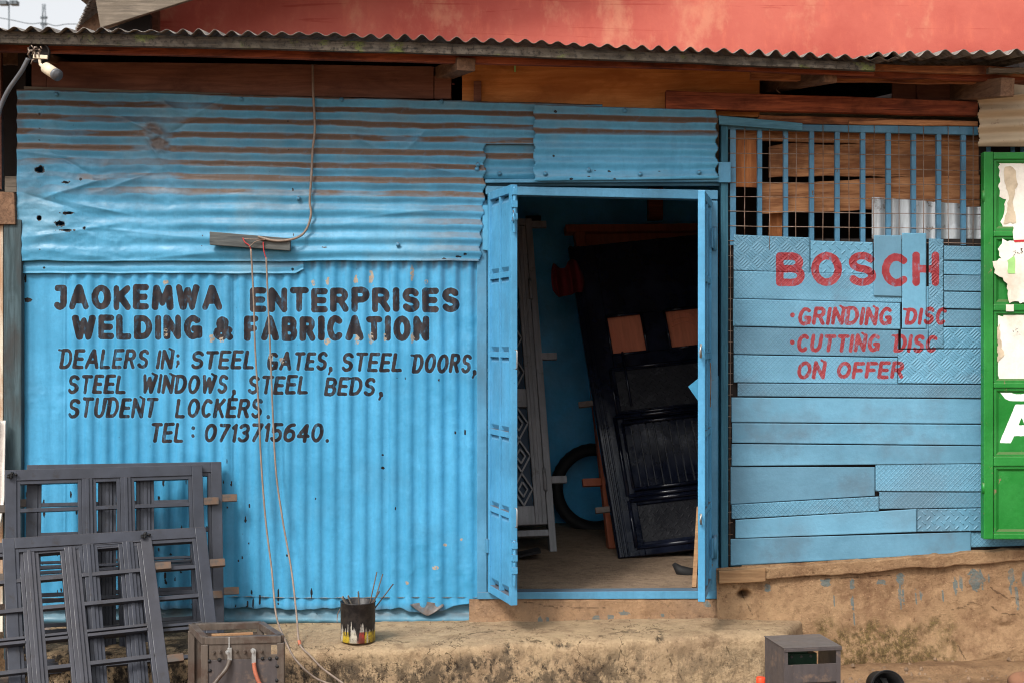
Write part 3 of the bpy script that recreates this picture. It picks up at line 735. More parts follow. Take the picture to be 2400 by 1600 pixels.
level_sheet('corrugated_sheet', 40, 1412, lambda x: top_line(x) + 1.5 * (vn(x / 40, 1, 8) - .5), lambda x: 612 + 3 * (vn(x / 50, 4, 3) - .5), -0.035, 34.2, 29, 0.0062, cr_up, du_up,
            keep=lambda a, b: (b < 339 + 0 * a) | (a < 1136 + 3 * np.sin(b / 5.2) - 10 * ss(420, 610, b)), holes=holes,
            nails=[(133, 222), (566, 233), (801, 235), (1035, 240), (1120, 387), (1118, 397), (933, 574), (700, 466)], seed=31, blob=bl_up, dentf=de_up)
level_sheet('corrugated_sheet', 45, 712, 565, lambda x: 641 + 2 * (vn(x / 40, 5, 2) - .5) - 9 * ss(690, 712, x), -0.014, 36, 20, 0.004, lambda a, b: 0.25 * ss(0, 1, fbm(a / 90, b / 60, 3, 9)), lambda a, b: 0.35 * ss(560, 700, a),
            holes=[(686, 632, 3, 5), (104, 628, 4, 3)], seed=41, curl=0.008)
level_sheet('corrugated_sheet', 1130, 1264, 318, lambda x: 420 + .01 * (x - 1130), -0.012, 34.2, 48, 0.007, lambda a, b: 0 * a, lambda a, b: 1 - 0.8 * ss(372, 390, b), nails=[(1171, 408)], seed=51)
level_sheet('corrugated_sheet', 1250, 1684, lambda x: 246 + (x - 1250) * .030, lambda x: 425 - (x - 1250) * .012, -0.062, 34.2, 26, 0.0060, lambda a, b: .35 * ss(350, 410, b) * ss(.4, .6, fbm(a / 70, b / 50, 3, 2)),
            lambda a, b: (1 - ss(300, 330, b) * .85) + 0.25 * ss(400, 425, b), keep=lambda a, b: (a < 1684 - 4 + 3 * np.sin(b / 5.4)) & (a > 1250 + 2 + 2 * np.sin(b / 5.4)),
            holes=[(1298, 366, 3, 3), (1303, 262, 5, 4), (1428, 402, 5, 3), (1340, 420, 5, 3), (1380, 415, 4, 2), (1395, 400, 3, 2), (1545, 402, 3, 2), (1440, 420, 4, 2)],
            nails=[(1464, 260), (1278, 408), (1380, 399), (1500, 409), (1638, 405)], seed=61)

# bent skirting sheet under the lettered one
px, py, t = pgrid(52, 1118, lambda x: 1396 + 0 * x, lambda x: 1476 - 10 * ss(900, 1110, x) + 4 * vn(x / 60, 1, 1), 0.005, 0.0)
y = 0.036 - 0.030 * np.exp(-((py - 1452) / 13) ** 2) - 0.016 * ridge(px / 90, py / 40, 3, 12) - 0.02 * ss(.85, 1, t)
gridmesh('skirting_sheet', toxyz(px, py, 0, y), M['flash'], shop, attrs=dict(dust=np.clip(0.35 * fbm(px / 50, py / 20, 4, 4) + 0.9 * ss(1450, 1478, py) + 0.5 * np.exp(-((py - 1440) / 7) ** 2) * fbm(px / 60, py / 10, 3, 2), 0, 1), spot=0), thick=0.0014)

px, py, t = pgrid(962, 1040, lambda x: 1408 + 6 * np.abs((x - 1000) / 40), lambda x: 1440 - 26 * np.abs((x - 1003) / 40) ** 1.3, 0.004, 0.0)
gridmesh('torn_flap', toxyz(px, py, 0, -0.012 - 0.016 * t ** 1.5 + 0.006 * fbm(px / 12, py / 12, 3, 2)), M['flash'], shop, attrs=dict(dust=np.clip(.8 + .2 * fbm(px / 20, py / 10, 3, 2), 0, 1), spot=0), thick=0.0014)
# posts, door frame, threshold
MB().rect(1118, 470, 1141, 1400, -0.020, 0.05).build('door_post', M['frameblue'], shop, 0.003)
MB().rect(1143, 458, 1154, 1388, -0.012, 0.045).build('door_jamb', M['dark'], shop)  # left jamb near-black: shade of the gap is put into its colour
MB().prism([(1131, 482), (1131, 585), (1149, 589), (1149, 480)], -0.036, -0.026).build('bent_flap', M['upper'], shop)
MB().prism([(1138, 436), (1138, 456), (1683, 468), (1683, 446)], -0.034, 0.045).build('door_head', M['frameblue'], shop, 0.003)
MB().rect(1660, 470, 1683, 1386, -0.030, 0.045).build('door_jamb', M['frameblue'], shop, 0.006)
m = MB(); m.prism([(1119, 1403), (1119, 1387), (1683, 1383), (1683, 1402)], -0.034, 0.02); m.prism([(1152, 1390), (1152, 1387), (1660, 1383.5), (1660, 1386)], -0.02, 0.07)
m.build('threshold', M['frameblue'], shop, 0.002)
m = MB(); m.prism([(1137, 421), (1137, 429), (1706, 426), (1706, 416)], -0.05, 0.03); m.rect(1137, 429.5, 1690, 436, 0.0, 0.03)
m.build('header_bar', M['frameblue'], shop, 0.002)
MB().rect(1684, 380, 1713, 428, -0.052, -0.042).build('bracket_plate', M['frameblue'], shop, 0.002)
MB().rect(1690, 288, 1707, 1334, -0.035, 0.05).build('window_post_and_gap', M['postblue'], shop, 0.004)
MB().rect(1707.5, 300, 1712, 1330, 0.0, 0.04).build('window_post_and_gap', M['dark'], shop)  # no post: near-black strip painting the shade in the gap
MB().rect(8, 515, 50, 1570, -0.045, 0.06).build('corner_post', M['oldpost'], shop, 0.005)

# window opening: bars, wire mesh, boards behind
bx = [1718, 1781, 1842, 1903, 1963, 2023, 2083, 2142, 2201, 2259]
for i, b in enumerate(bx):
    hw = 7 if i == 0 else 5.5
    MB().prism([(b - hw, 296 + (b - 1718) * .02), (b - hw, 575), (b + hw, 575), (b + hw, 296 + (b - 1718) * .02)], -0.012, 0.014).build('window_bar', M['barblue'], shop, 0.0015)
MB().prism([(1700, 290), (1700, 303), (2293, 317), (2293, 297)], -0.016, 0.018).build('window_rail', M['barblue'], shop, 0.002)
MB().prism([(1684, 271), (1686, 292), (1881, 307), (1881, 289)], -0.06, -0.026).build('painted_board', M['slantblue'], shop, 0.002)
m = MB(); rs = random.Random(2)
for i in range(11):
    b = 1744 + i * 61 if i else 1744
    b = [1744, 1805, 1866, 1927, 1988, 2047, 2106, 2165, 2222, 2281][min(i, 9)] + rs.uniform(-1.5, 1.5)
    if i < 10: m.tube([P3(b + rs.uniform(-1, 1), yy, -0.017 + rs.uniform(-.002, .002)) for yy in (292, 360, 430, 500, 585)], 0.0022, 5)
for j in range(8):
    yb0 = 325 + j * 34.2
    m.tube([P3(xx, yb0 + (xx - 1712) * .012 + rs.uniform(-1, 1), -0.0135 + rs.uniform(-.0015, .0015)) for xx in (1706, 1780, 1860, 1950, 2040, 2130, 2220, 2303)], 0.0022, 5)
for j in range(30):      # cut ends of the mesh beside the post
    m.tube([P3(1703, 575 + j * 25, -0.006), P3(1717, 575 + j * 25 + rs.uniform(-2, 2), -0.01)], 0.0016, 5)
m.tube([P3(1712.5, 560, -0.008), P3(1711, 1000, -0.008), P3(1710.5, 1325, -0.008)], 0.0016, 5)
m.build('wire_mesh', M['wire'], shop)
MB().band(1722, 2310, 296, 312, 330, 342, 0.06, 0.085, 16, 2.5, 3).build('plank', M['plank'], shop, 0.002)
MB().band(1803, 2312, 340, 331, 413, 420, 0.066, 0.09, 16, 5, 8).build('plank', M['plank'], shop, 0.002)
MB().band(1785, 2312, 430, 408, 500, 484, 0.05, 0.062, 16, 4, 9).build('plank', M['plank'], shop, 0.002)
MB().prism([(1725, 328), (1725, 438), (1775, 440), (1773, 328)], 0.04, 0.056).build('plank', M['plankv'], shop, 0.002)
MB().prism([(1806, 495), (1800, 585), (1832, 585), (1834, 495)], 0.12, 0.15).build('stud', M['plankv'], shop)
for xa, xb, ya, yb2, sd in [(2044, 2254, 462, 478, 3), (2257, 2318, 486, 484, 6)]:
    px, py, t = pgrid(xa, xb, lambda x: lerp(ya, yb2, (x - xa) / (xb - xa)), 605, 0.005, 0.03)
    gridmesh('zinc_sheet', toxyz(px, py, 0.03, 0.03 - 0.008 * np.cos(2 * np.pi * px / 35.5)), M['zinc'], shop, thick=0.001)
MB().rect(1700, 300, 2330, 600, 0.9, 0.93).build('gap_screen', M['dark'], shop)  # added near-black sheet, closes the view so the plank gaps stay dark

# patched steel plates under the window, with the offer lettered on them
PL = [('fivebar', 1718, 1896, 551, 558, 634, 640), ('tear', 1897.5, 2043, 565, 569, 640, 644), ('plain', 2044.5, 2109.5, 553, 553, 694, 696), ('plain', 2111, 2167.5, 547, 548, 770, 770), ('fivebar', 2174, 2208, 560, 562, 815, 815),
      ('diamond', 2209.5, 2306, 577, 579, 610, 611), ('diamond', 2209.5, 2306, 612, 613, 644, 646), ('diamond', 2209.5, 2306, 646, 647, 682, 684), ('diamond', 2209.5, 2306, 684.5, 686, 723, 725), ('diamond', 2209.5, 2306, 726, 727, 765, 766),
      ('diamond', 1718, 2110, 635.5, 645, 700, 710), ('diamond', 1716, 2107, 701, 711, 764, 772), ('diamond', 1718, 2103, 766, 774, 829, 836), ('diamond', 1718, 2101, 831, 838, 895, 899),
      ('plain', 2108.5, 2172.5, 771.5, 771.5, 817, 817), ('fivebar', 2174, 2306, 767.5, 767.5, 816, 816), ('fivebar', 2102.5, 2306, 818.5, 817.5, 897, 899), ('diamond', 1727, 2306, 897, 901, 927, 932),
      ('plain', 1713, 2306, 930, 934, 988, 992), ('plain', 1714, 2306, 990, 994, 1036, 1042), ('plain', 1713, 2306, 1038.5, 1044, 1090, 1084),
      ('plain', 1711, 2048, 1092, 1093, 1180, 1160), ('diamond', 2049.5, 2306, 1085, 1086, 1149, 1150), ('diamond', 1713, 2057, 1180.5, 1161, 1214, 1195), ('diamond', 2058.5, 2306, 1151.5, 1152, 1191, 1187),
      ('plain', 1722, 2145.5, 1216, 1190.5, 1259, 1244), ('tear', 2147, 2306, 1191, 1188.5, 1243.5, 1241.5), ('plain', 1711, 2273, 1260.5, 1244.5, 1323, 1294), ('diamond', 2259, 2420, 1246, 1243, 1281, 1276), ('plain', 2166, 2176, 672, 672, 816, 816)]
rs = random.Random(11)
for i, (pat, xa, xb, ta, tb, ba, bb) in enumerate(PL):
    dpt = -0.018 - 0.0026 * (i % 3) - (0.005 if i in (2, 3) else 0)
    if i >= 28: dpt = -0.012
    px, py, t = pgrid(xa, xb, lambda x: lerp(ta, tb, (x - xa) / (xb - xa)), lambda x: lerp(ba, bb, (x - xa) / (xb - xa)), 0.0055, 0.0)
    a, b, c = rs.uniform(-1, 1), rs.uniform(-1, 1), rs.uniform(0, 9)
    y = dpt + 0.0008 * a * (px - px.mean()) / 100 * .6 + 0.0022 * (fbm(px / 130, py / 50 + c, 3, i) - .5) - 0.0016 * ss(.8, 1, t) * vn(px / 60, c, i) - 0.001 * ss(.25, 0, t) * vn(px / 70, c + 3, i)
    gl = []
    for k in range(int((xb - xa) / 70) + 1):
        gl.append((xa + rs.uniform(4, xb - xa - 2), lerp(ba, bb, .5) - rs.uniform(0, 2), rs.uniform(2, 4), rs.uniform(1.5, 3)))
    gridmesh('steel_plate', toxyz(px, py, 0, y), M['plate_' + pat], shop, attrs=dict(ink=sdf(px, py, OFFER), spot=spots(px, py, gl, i)), thick=0.0022)
MB().rect(1704, 560, 2310, 1318, 0.004, 0.03).build('backing_panel', M['dark'], shop)

# eaves: roof sheets, fascia, rafters, boards above the cladding
def roof(name, xa, xb, line, y0, y1, slope, lift, seed, mat='roof'):
    k = (D + y0) / F
    xs = np.arange((xa - 1200) * k, (xb - 1200) * k, 0.0085); pxs = xs / k + 1200
    ys = np.concatenate([np.linspace(y0, y0 + .3, 12), np.linspace(y0 + .45, y1, 10)])
    gx, gy = np.meshgrid(xs, ys)
    base = CZ - (line(pxs) - 800) * k + lift
    z = base[None] + slope * (gy - y0) + 0.0112 * np.cos(2 * np.pi * gx / 0.0795 + 5.0 * fbm(gx * 1.6, gy * 0, 2, seed)) * (0.35 + 1.3 * vn(gx * 4.1, gy * 0 + .5, seed)) + 0.014 * (fbm(gx * 2.2, gy * .4, 3, seed + 3) - .5)
    yy = gy + (gy < y0 + .28) * 0.018 * (vn(gx * 9, gx * 0 + 2.2, seed + 1) - .5)
    return gridmesh(name, np.stack([gx, yy, z], -1), M[mat], shop, thick=0.0016)
EAVE = lambda x: np.interp(x, [-120, 0, 400, 800, 1200, 1600, 2050, 2500], [67, 69, 75, 84, 98, 116, 137, 150])
roof('roof_sheet', -760, 2110, EAVE, -0.56, 3.0, 0.12, 0.004, 3)  # runs on unseen past the left edge to shade the neighbour
roof('roof_sheet', 2035, 2500, lambda x: 133 - (x - 2035) * 0.016, -0.60, 3.0, 0.115, 0.012, 8)
MB().band(-80, 2052, 72, 148, 101, 167, -0.52, -0.485, 26, 1.4, 4, bow=-9).build('fascia_board', M['fascia'], shop, 0.003)
MB().band(-80, 2050, 98, 153, 119, 176, -0.43, -0.39, 22, 1.4, 6, bow=-3).build('purlin', M['redwood'], shop, 0.003)
MB().prism([(74, 145), (74, 207), (108, 208), (108, 146)], -0.004, 0.016).build('plywood_panel', M['darkply'], shop)
MB().prism([(109, 145), (109, 214), (1016, 232), (1016, 157), (600, 150)], -0.008, 0.012).build('plywood_panel', M['darkply'], shop)
MB().prism([(56, 203), (56, 213), (540, 224), (540, 219), (320, 212)], -0.02, -0.005).build('batten', M['greywood'], shop)
MB().rect(1018, 178, 1057, 232, -0.012, 0.07).build('stud', M['darkply'], shop, 0.002)
MB().prism([(1083, 168), (1083, 246), (1780, 275), (1780, 160), (1100, 140)], 0.02, 0.035).build('plywood_panel', M['oply'], shop)
MB().rect(1110, 190, 1128, 242, -0.02, 0.018).build('block', M['darkply'], shop, 0.002)
MB().rect(1205, 154, 1209, 168, 0.0, 0.018).build('tape_mark', M['papergreen'], shop)
k1 = MB()
k1.beam(P3(1093, 151, -0.45), P3(1030, 176, 0.12), 0.09, 0.062); k1.build('rafter', M['rafter'], shop, 0.004)
MB().beam(P3(1948, 178, -0.40), P3(1772, 208, 0.3), 0.07, 0.065).build('rafter', M['rafter'], shop, 0.004)
MB().beam(P3(2362, 205, -0.42), P3(2190, 222, 0.3), 0.07, 0.09).build('rafter', M['rafter'], shop, 0.004)
MB().beam(P3(80, 128, -0.40), P3(150, 150, 0.3), 0.06, 0.04).build('rafter', M['rafter'], shop, 0.004)
MB().band(1561, 2293, 212, 238, 254, 271, -0.075, -0.02, 14, 1.5, 9).build('window_lintel', M['redwood'], shop, 0.004)
MB().band(1779, 2292, 270, 284, 288, 298, 0.0, 0.03, 10, 1.5, 2).build('plank', M['splinter'], shop, 0.002)
MB().band(1990, 2292, 282, 284, 292, 296, -0.03, -0.004, 8, 2, 5).build('plank', M['plank'], shop, 0.002)
MB().prism([(2092, 190), (2092, 236), (2146, 238), (2146, 190)], 0.06, 0.08).build('plank', M['darkply'], shop)
MB().prism([(2148, 192), (2148, 238), (2330, 242), (2330, 192)], 0.064, 0.084).build('plank', M['darkply'], shop)
for a, b, t0, t1, b0, b1, dd, sd, mt in [(2040, 2440, 150, 160, 166, 176, -.36, 3, 'splinter'), (1950, 2440, 163, 172, 180, 190, -.30, 5, 'redwood'), (1760, 2440, 166, 186, 186, 198, -.2, 7, 'splinter'), (2318, 2440, 158, 160, 170, 172, -.40, 9, 'greywood')]:
    MB().band(a, b, t0, t1, b0, b1, dd, dd + .04, 14, 3, sd).build('eaves_timber', M[mt], shop, 0.003)
MB().tube([P3(1822, 205, -.05), P3(1820, 212, -.1), P3(1829, 220, -.1)], 0.002, 5).build('loose_wire', M['wire'], shop)

# inside
fl, bk = 0.45, 2.85
xs = np.linspace(-2.5, 2.6, 180); ys = np.linspace(-0.01, bk, 100); gx, gy = np.meshgrid(xs, ys)
gridmesh('floor', np.stack([gx, gy, fl + 0.012 * (fbm(gx * 3, gy * 3, 4, 2) - .5)], -1), M['floor'], shop)
m = MB(); m.box(-2.5, 2.6, bk, bk + .04, 0.2, 2.93); m.build('inner_wall', M['innerblue'], shop)
rt_z = lambda x: (CZ - (float(EAVE(1200 + x * F / (D - .56))) - 800) * (D - .56) / F + .012 + .12 * (bk + .56)) if x < 1.7 else (CZ - (133 - (x * F / (D - .6) + 1200 - 2035) * .016 - 800) * (D - .6) / F + .02 + .115 * (bk + .6))
gx_ = [-2.54 + 5.14 * i / 24 for i in range(25)]
v = [(-2.54, bk + .001, 2.93), (2.6, bk + .001, 2.93)] + [(x, bk + .001, rt_z(x)) for x in gx_[::-1]]; n_ = len(v)
m = MB(); m.add(v + [(a, b + .04, c) for a, b, c in v], [tuple(range(n_)), tuple(range(2 * n_ - 1, n_ - 1, -1))] + [(i, i + n_, (i + 1) % n_ + n_, (i + 1) % n_) for i in range(n_)])
m.build('gable_boards', M['dark'], shop)  # near-black above the blue wall, painting the shade of the eave opening
m = MB(); v = [(-2.54, .06, 2.93), (-2.54, bk, 2.93), (-2.54, bk, 3.615), (-2.54, .06, 3.285)]; m.add(v + [(a + .04, b, c) for a, b, c in v], [(0, 1, 2, 3), (7, 6, 5, 4), (0, 4, 5, 1), (1, 5, 6, 2), (2, 6, 7, 3), (3, 7, 4, 0)])
m.build('gable_boards', M['dark'], shop)
m = MB(); m.box(-2.54, -2.5, 0.06, bk + .04, 0.2, 2.93); m.build('inner_wall', M['innerblue'], shop)
m = MB(); m.box(2.6, 2.64, 0.06, bk + .04, 0.2, 2.495); m.build('inner_wall', M['innerblue'], shop)
MB().box(-2.49, 2.59, 0.12, bk - .01, 2.93, 2.96).build('ceiling', M['tan'], shop)  # unseen; added to keep the inside dark, tan for more bounce light
m = MB(); m.rect(1520, 440, 1554, 515, 2.74, 2.84); m.build('stud', M['redwood'], shop)
m = MB()
m.rect(1232, 506, 1268, 532, 2.72, 2.84)
m.build('wall_bracket', M['dark'], shop)

m = MB(); v = [(2.6, .04, 2.5), (2.6, bk, 2.5), (2.6, bk, 3.515), (2.6, .04, 3.19)]; m.add(v + [(a + .04, b, c) for a, b, c in v], [(0, 1, 2, 3), (7, 6, 5, 4), (0, 4, 5, 1), (1, 5, 6, 2), (2, 6, 7, 3), (3, 7, 4, 0)])
m.build('gable_boards', M['dark'], shop)
# plinth under the plates, riser under the door
px, py, t = pgrid(1676, 2460, lambda x: 1326 - (x - 1690) * .062, lambda x: 1580 - (x - 1690) * .015, 0.008, 0.0)
lump = fbm(px / 120, py / 90, 5, 5); out = 0 * px
y = -0.035 - 0.06 * t - 0.05 * (lump - .5) - 0.05 * ridge(px / 200, py / 120, 3, 9) * ss(0.25, .7, t) - 0.022 * ss(.5, .62, fbm(px / 150 + 3, py / 80, 2, 7)) * ss(2150, 2230, px) * ss(1400, 1420, py)
y = y + 0.12 * np.exp(-((px - 1741) / 12) ** 2 - ((py - 1390) / 9) ** 2)
moss = np.maximum(np.clip(1 - np.hypot((px - 1925) / 42, (py - 1460) / 42), 0, 1), np.clip(ss(1425, 1500, py + 60 * (fbm(px / 30, py / 50, 3, 9) - .5)) * (ss(1870, 2000, px + 60 * (fbm(px / 40, py / 40, 3, 2) - .5)) * (1 - ss(2150, 2280, px + 90 * (fbm(px / 40, py / 40, 3, 4) - .5)))) * (0.55 + 1.2 * fbm(px / 36, py / 30, 4, 6)), 0, 1))
moss = np.maximum(moss, 0.6 * ss(1490, 1460, py) * np.exp(-((px - 2215) / 26) ** 2) * ss(1400, 1470, py))
dl = [(1992, 1365, 6, 14), (1991, 1405, 3, 22), (1993, 1440, 2.2, 16), (2104, 1352, 10, 14), (2102, 1395, 3, 36), (2109, 1392, 2.5, 28), (2152, 1388, 3, 16), (2140, 1395, 2.5, 18), (2232, 1372, 4, 26), (2280, 1355, 20, 28), (2245, 1360, 5, 20), (2363, 1345, 8, 22), (2374, 1395, 4, 34), (2390, 1352, 4, 20), (2360, 1375, 3, 22), (2203, 1390, 2.2, 16), (2060, 1360, 14, 6), (1930, 1360, 14, 10), (1795, 1372, 8, 12), (1948, 1400, 2, 14), (2310, 1350, 3, 16)]
gridmesh('plinth', toxyz(px, py, 0, y), M['plinth'], shop, attrs=dict(moss=moss, drip=spots(px, py, dl, 5), mold=0, crack=crackmap(px, py, [[(2165, 1462), (2192, 1440), (2228, 1420), (2270, 1405), (2312, 1412), (2330, 1430), (2400, 1432)], [(1690, 1432), (1760, 1446), (1835, 1452), (1850, 1470)], [(1905, 1355), (1970, 1350), (2080, 1345)], [(2228, 1500), (2240, 1530), (2236, 1545)], [(2310, 1370), (2345, 1392), (2390, 1400)], [(1738, 1375), (1746, 1408), (1758, 1432)]], 1.8)))
m = MB(); m.band(1685, 1795, 1337, 1329, 1368, 1362, -0.082, 0.01, 8, 1.2, 3); m.build('sill_plank', M['sill'], shop, 0.005)
m = MB(); m.band(1790, 2460, 1330, 1281, 1358, 1308, -0.066, 0.01, 34, 3.5, 6); m.build('sill_band', M['plinth'], shop, 0.006)
px, py, t = pgrid(1100, 1700, 1401, 1475, 0.008, 0.0)
y = -0.03 - 0.05 * t - 0.03 * (fbm(px / 90, py / 50, 4, 15) - .5) - 0.03 * ss(.6, 1, t)
gridmesh('door_riser', toxyz(px, py, 0, y), M['riser'], shop, attrs=dict(moss=0, drip=spots(px, py, [(1265, 1447, 6, 9), (1282, 1446, 4, 8), (1395, 1445, 12, 9), (1430, 1440, 10, 6), (1460, 1432, 14, 5), (1655, 1412, 10, 8), (1550, 1436, 5, 4)], 5), mold=0, crack=crackmap(px, py, [[(1200, 1404), (1300, 1418), (1420, 1420)], [(1560, 1446), (1620, 1440), (1690, 1436)]], 1.5)))

# door leaves: hinge line, swung out towards the street
def leaf(hx, ang, wd, z0, z1, mirror):
    root = bpy.data.objects.new('door_leaf', None); COL.objects.link(root); root.parent = shop
    root.location = Vector((hx, -0.035, z0)) - shop.location
    root.rotation_euler = (0, 0, ang); LOCAL.add(root.name)
    h = z1 - z0; sx = -1 if mirror else 1
    def bx(m, a, b, y0, y1, c, d): m.box(min(a * sx, b * sx), max(a * sx, b * sx), y0, y1, c, d)
    m = MB()
    bx(m, 0, .034, -.016, .016, 0, h); bx(m, wd - .034, wd, -.0165, .0165, 0, h)
    bx(m, .034, wd - .034, -.015, .015, 0, .04); bx(m, .034, wd - .034, -.015, .015, h - .04, h)
    m.build('leaf_frame', M['doorblue'], root, 0.002)
    m = MB(); rows = 5; ph = (h - .08) / rows
    for r in range(rows):
        for c in range(2):
            x0 = .034 + c * (wd - .068) / 2 + (.012 if c else 0); x1 = .034 + (c + 1) * (wd - .068) / 2 - (0 if c else .012)
            zz0, zz1 = .04 + r * ph, .04 + (r + 1) * ph
            # pressed panel: sunk field with sloping edges at top and foot
            e = 0.03; X0, X1 = x0 * sx, x1 * sx
            v = [(X0, 0.012, zz0 + .008), (X1, 0.012, zz0 + .008), (X0, -0.006, zz0 + .008 + e), (X1, -0.006, zz0 + .008 + e), (X0, -0.006, zz1 - .008 - e), (X1, -0.006, zz1 - .008 - e), (X0, 0.012, zz1 - .008), (X1, 0.012, zz1 - .008)]
            m.add(v, [(0, 1, 3, 2), (2, 3, 5, 4), (4, 5, 7, 6), (0, 2, 4, 6), (1, 7, 5, 3), (0, 6, 7, 1)])
    m.build('pressed_panel', M['doorblue'], root)
    m = MB()
    bx(m, wd / 2 - .010, wd / 2 + .010, -.014, .010, .04, h - .04)
    m.build('mullion', M['doorblue'], root, 0.0015)
    for r in range(1, rows):
        m = MB(); bx(m, .034, wd - .034, -.0135, .009, .04 + r * ph - .014, .04 + r * ph + .014); m.build('rail', M['doorblue'], root, 0.0015)
    return root, h, sx
LH = leaf(X(1150), R(-72), 0.385, .484, 2.502, False)
RH = leaf(X(1659), R(77.5), 0.46, .517, 2.466, True)
def tub(pts, r, name, mat, par, n=8): return MB().tube(pts, r, n).build(name, mat, par)
root, h, _ = LH
for zz in (h * .945, h * .27 - .33):
    m = MB(); 
    for q in (0, .06, .12): m.box(.385, .409, -.014, .010, zz + q - .06, zz + q - .028)
    m.tube([(.398, -.002, zz - .12), (.398, -.002, zz + .10)], .0075, 8)
    m.build('bolt', M['doorblue'], root, 0.001)
tub([(.405, -.012, h - .14), (.42, -.016, h - .13), (.440, -.02, h - .15), (.445, -.02, h - .175), (.43, -.018, h - .185), (.405, -.012, h - .16)], .0045, 'handle', M['doorblue'], root)
for zz in (h * .585, h * .21): tub([(.40, .0, zz + .045), (.425, .0, zz + .045), (.43, .0, zz + .038), (.43, .0, zz - .038), (.425, .0, zz - .045), (.40, .0, zz - .045)], .0035, 'handle', M['steel'], root)
MB().box(-.012, .03, -.026, -.0168, .20, .27).build('hinge', M['frameblue'], root, .002)
root, h, _ = RH
for zz in (h * .9, h * .10):
    m = MB(); m.tube([(0, -.03, zz - .06), (0, -.03, zz + .06)], .011, 10); m.box(-.05, -.0, -.026, -.017, zz - .05, zz + .05); m.build('hinge', M['frameblue'], root)
tub([(-.472, .0, h * .62), (-.50, .0, h * .625), (-.508, .0, h * .61), (-.50, .0, h * .595), (-.472, .0, h * .60)], .006, 'bolt', M['steel'], root)
tub([(-.472, .0, h * .21), (-.496, .0, h * .215), (-.5, .0, h * .20), (-.472, .0, h * .19)], .006, 'bolt', M['steel'], root)
tub([(-.3, -.03, h * .58), (-.29, -.032, h * .54), (-.3, -.03, h * .47)], .003, 'pull_wire', M['wire'], root)
bpy.context.view_layer.update()

# ------------------------------------------------------------------ step in front of the door
xs = np.arange(X(40, -.5), 1.46, 0.010); prof_n = 46
pxs = xs * F / (D - .55) + 1200
zt = np.interp(pxs, [40, 500, 900, 1500, 1830, 1900], [.300, .312, .325, .350, .352, .350])
front = np.interp(pxs, [40, 500, 900, 1500, 1800, 1865, 1915, 1960], [-.60, -.60, -.58, -.47, -.40, -.33, -.14, .03])
front = front + 0.03 * (fbm(xs * 2, xs * 0, 3, 4) - .5)
S_ = np.linspace(0, 1, prof_n)[:, None]
top = S_ < 0.5
u = np.where(top, S_ / .5, (S_ - .5) / .5)
rr = 0.016
yy = np.where(top, lerp(0.05, front[None], u), front[None] - 0.01 - 0.03 * u)
zz = np.where(top, zt[None] - rr * ss(.84, 1.0, u) * .7, lerp(zt[None] - rr, -0.12, u))
nz = fbm(xs[None] * 5 + 0 * S_, yy * 5 + zz * 5, 4, 11) - .5
yy = yy - np.where(top, 0, 1) * (0.022 * nz + 0.016 * (fbm(xs[None] * 16, zz * 16, 3, 5) - .5))
zz = zz + np.where(top, 1, 0) * (0.012 * nz + 0.006 * (fbm(xs[None] * 25, yy * 25, 3, 6) - .5))
PX = 1200 + xs[None] * F / (D + yy)
mold = np.where(top, 0.12 * ss(.7, 1, u), 1.0 * ss(0.02, .22, u + 0.25 * (fbm(xs[None] * 6, zz * 6, 3, 8) - .5)) * (1 - .55 * ss(1380, 1560, PX)) * (.75 + .25 * (1 - ss(560, 900, PX))))
mold = np.clip(mold + 0.8 * (1 - ss(430, 640, PX)), 0, 1)
PY = 800 - (zz - CZ) * F / (D + yy)
SCR = [[(1072, 1497), (1093, 1487), (1117, 1482), (1213, 1473)], [(1179, 1530), (1190, 1510), (1200, 1503), (1258, 1500), (1300, 1496)], [(1540, 1485), (1561, 1511), (1571, 1549), (1598, 1590)], [(1406, 1489), (1461, 1478), (1557, 1473), (1600, 1470)],
       [(900, 1500), (950, 1505), (985, 1498)], [(1690, 1500), (1720, 1540), (1715, 1575)], [(1320, 1530), (1420, 1560), (1500, 1568)], [(760, 1530), (780, 1600)]]
chipd = spots(PX, PY, [(1318, 1508, 30, 9), (1190, 1516, 9, 14), (1548, 1492, 10, 16), (1480, 1478, 30, 4), (1060, 1560, 20, 8), (1700, 1560, 14, 6)], 6)
yy = yy + chipd * 0.012; zz = zz - chipd * 0.006
mold = np.clip(mold + .7 * chipd, 0, 1)
step = gridmesh('concrete_step', np.stack([xs[None] + 0 * yy, yy, zz], -1), M['step'], attrs=dict(crack=crackmap(PX, PY, SCR), mold=mold, moss=0, drip=0),
                label='cracked cream concrete step below the open blue double door', cat='step')

# ------------------------------------------------------------------ leaning flat things: a pose from photographed corners
def pose(A, side, B, Cpx):
    """A: corner (px,py,y). B: point down the same upright edge (px,py,y). Cpx: a photo point on A's level edge.
       gives origin A, unit level vector u (towards +x), unit up vector v, the level edge squared to the upright one"""
    a, b = P3(*A), P3(*B); v = (a - b).normalized()
    f = lambda e: P3(Cpx[0], Cpx[1], A[2] + e) - a
    d0, d1 = f(0).dot(v), f(1).dot(v)
    e = -d0 / (d1 - d0); e = max(-.6, min(.6, e))
    u = f(e); u = (u - v * u.dot(v)).normalized()
    if u.x < 0: u = -u
    return a, u, v
def set_pose(o, org, u, v):
    n = v.cross(u)
    if n.y < 0: n = -n
    o.matrix_world = Matrix(((u.x, n.x, v.x, org.x), (u.y, n.y, v.y, org.y), (u.z, n.z, v.z, org.z), (0, 0, 0, 1)))

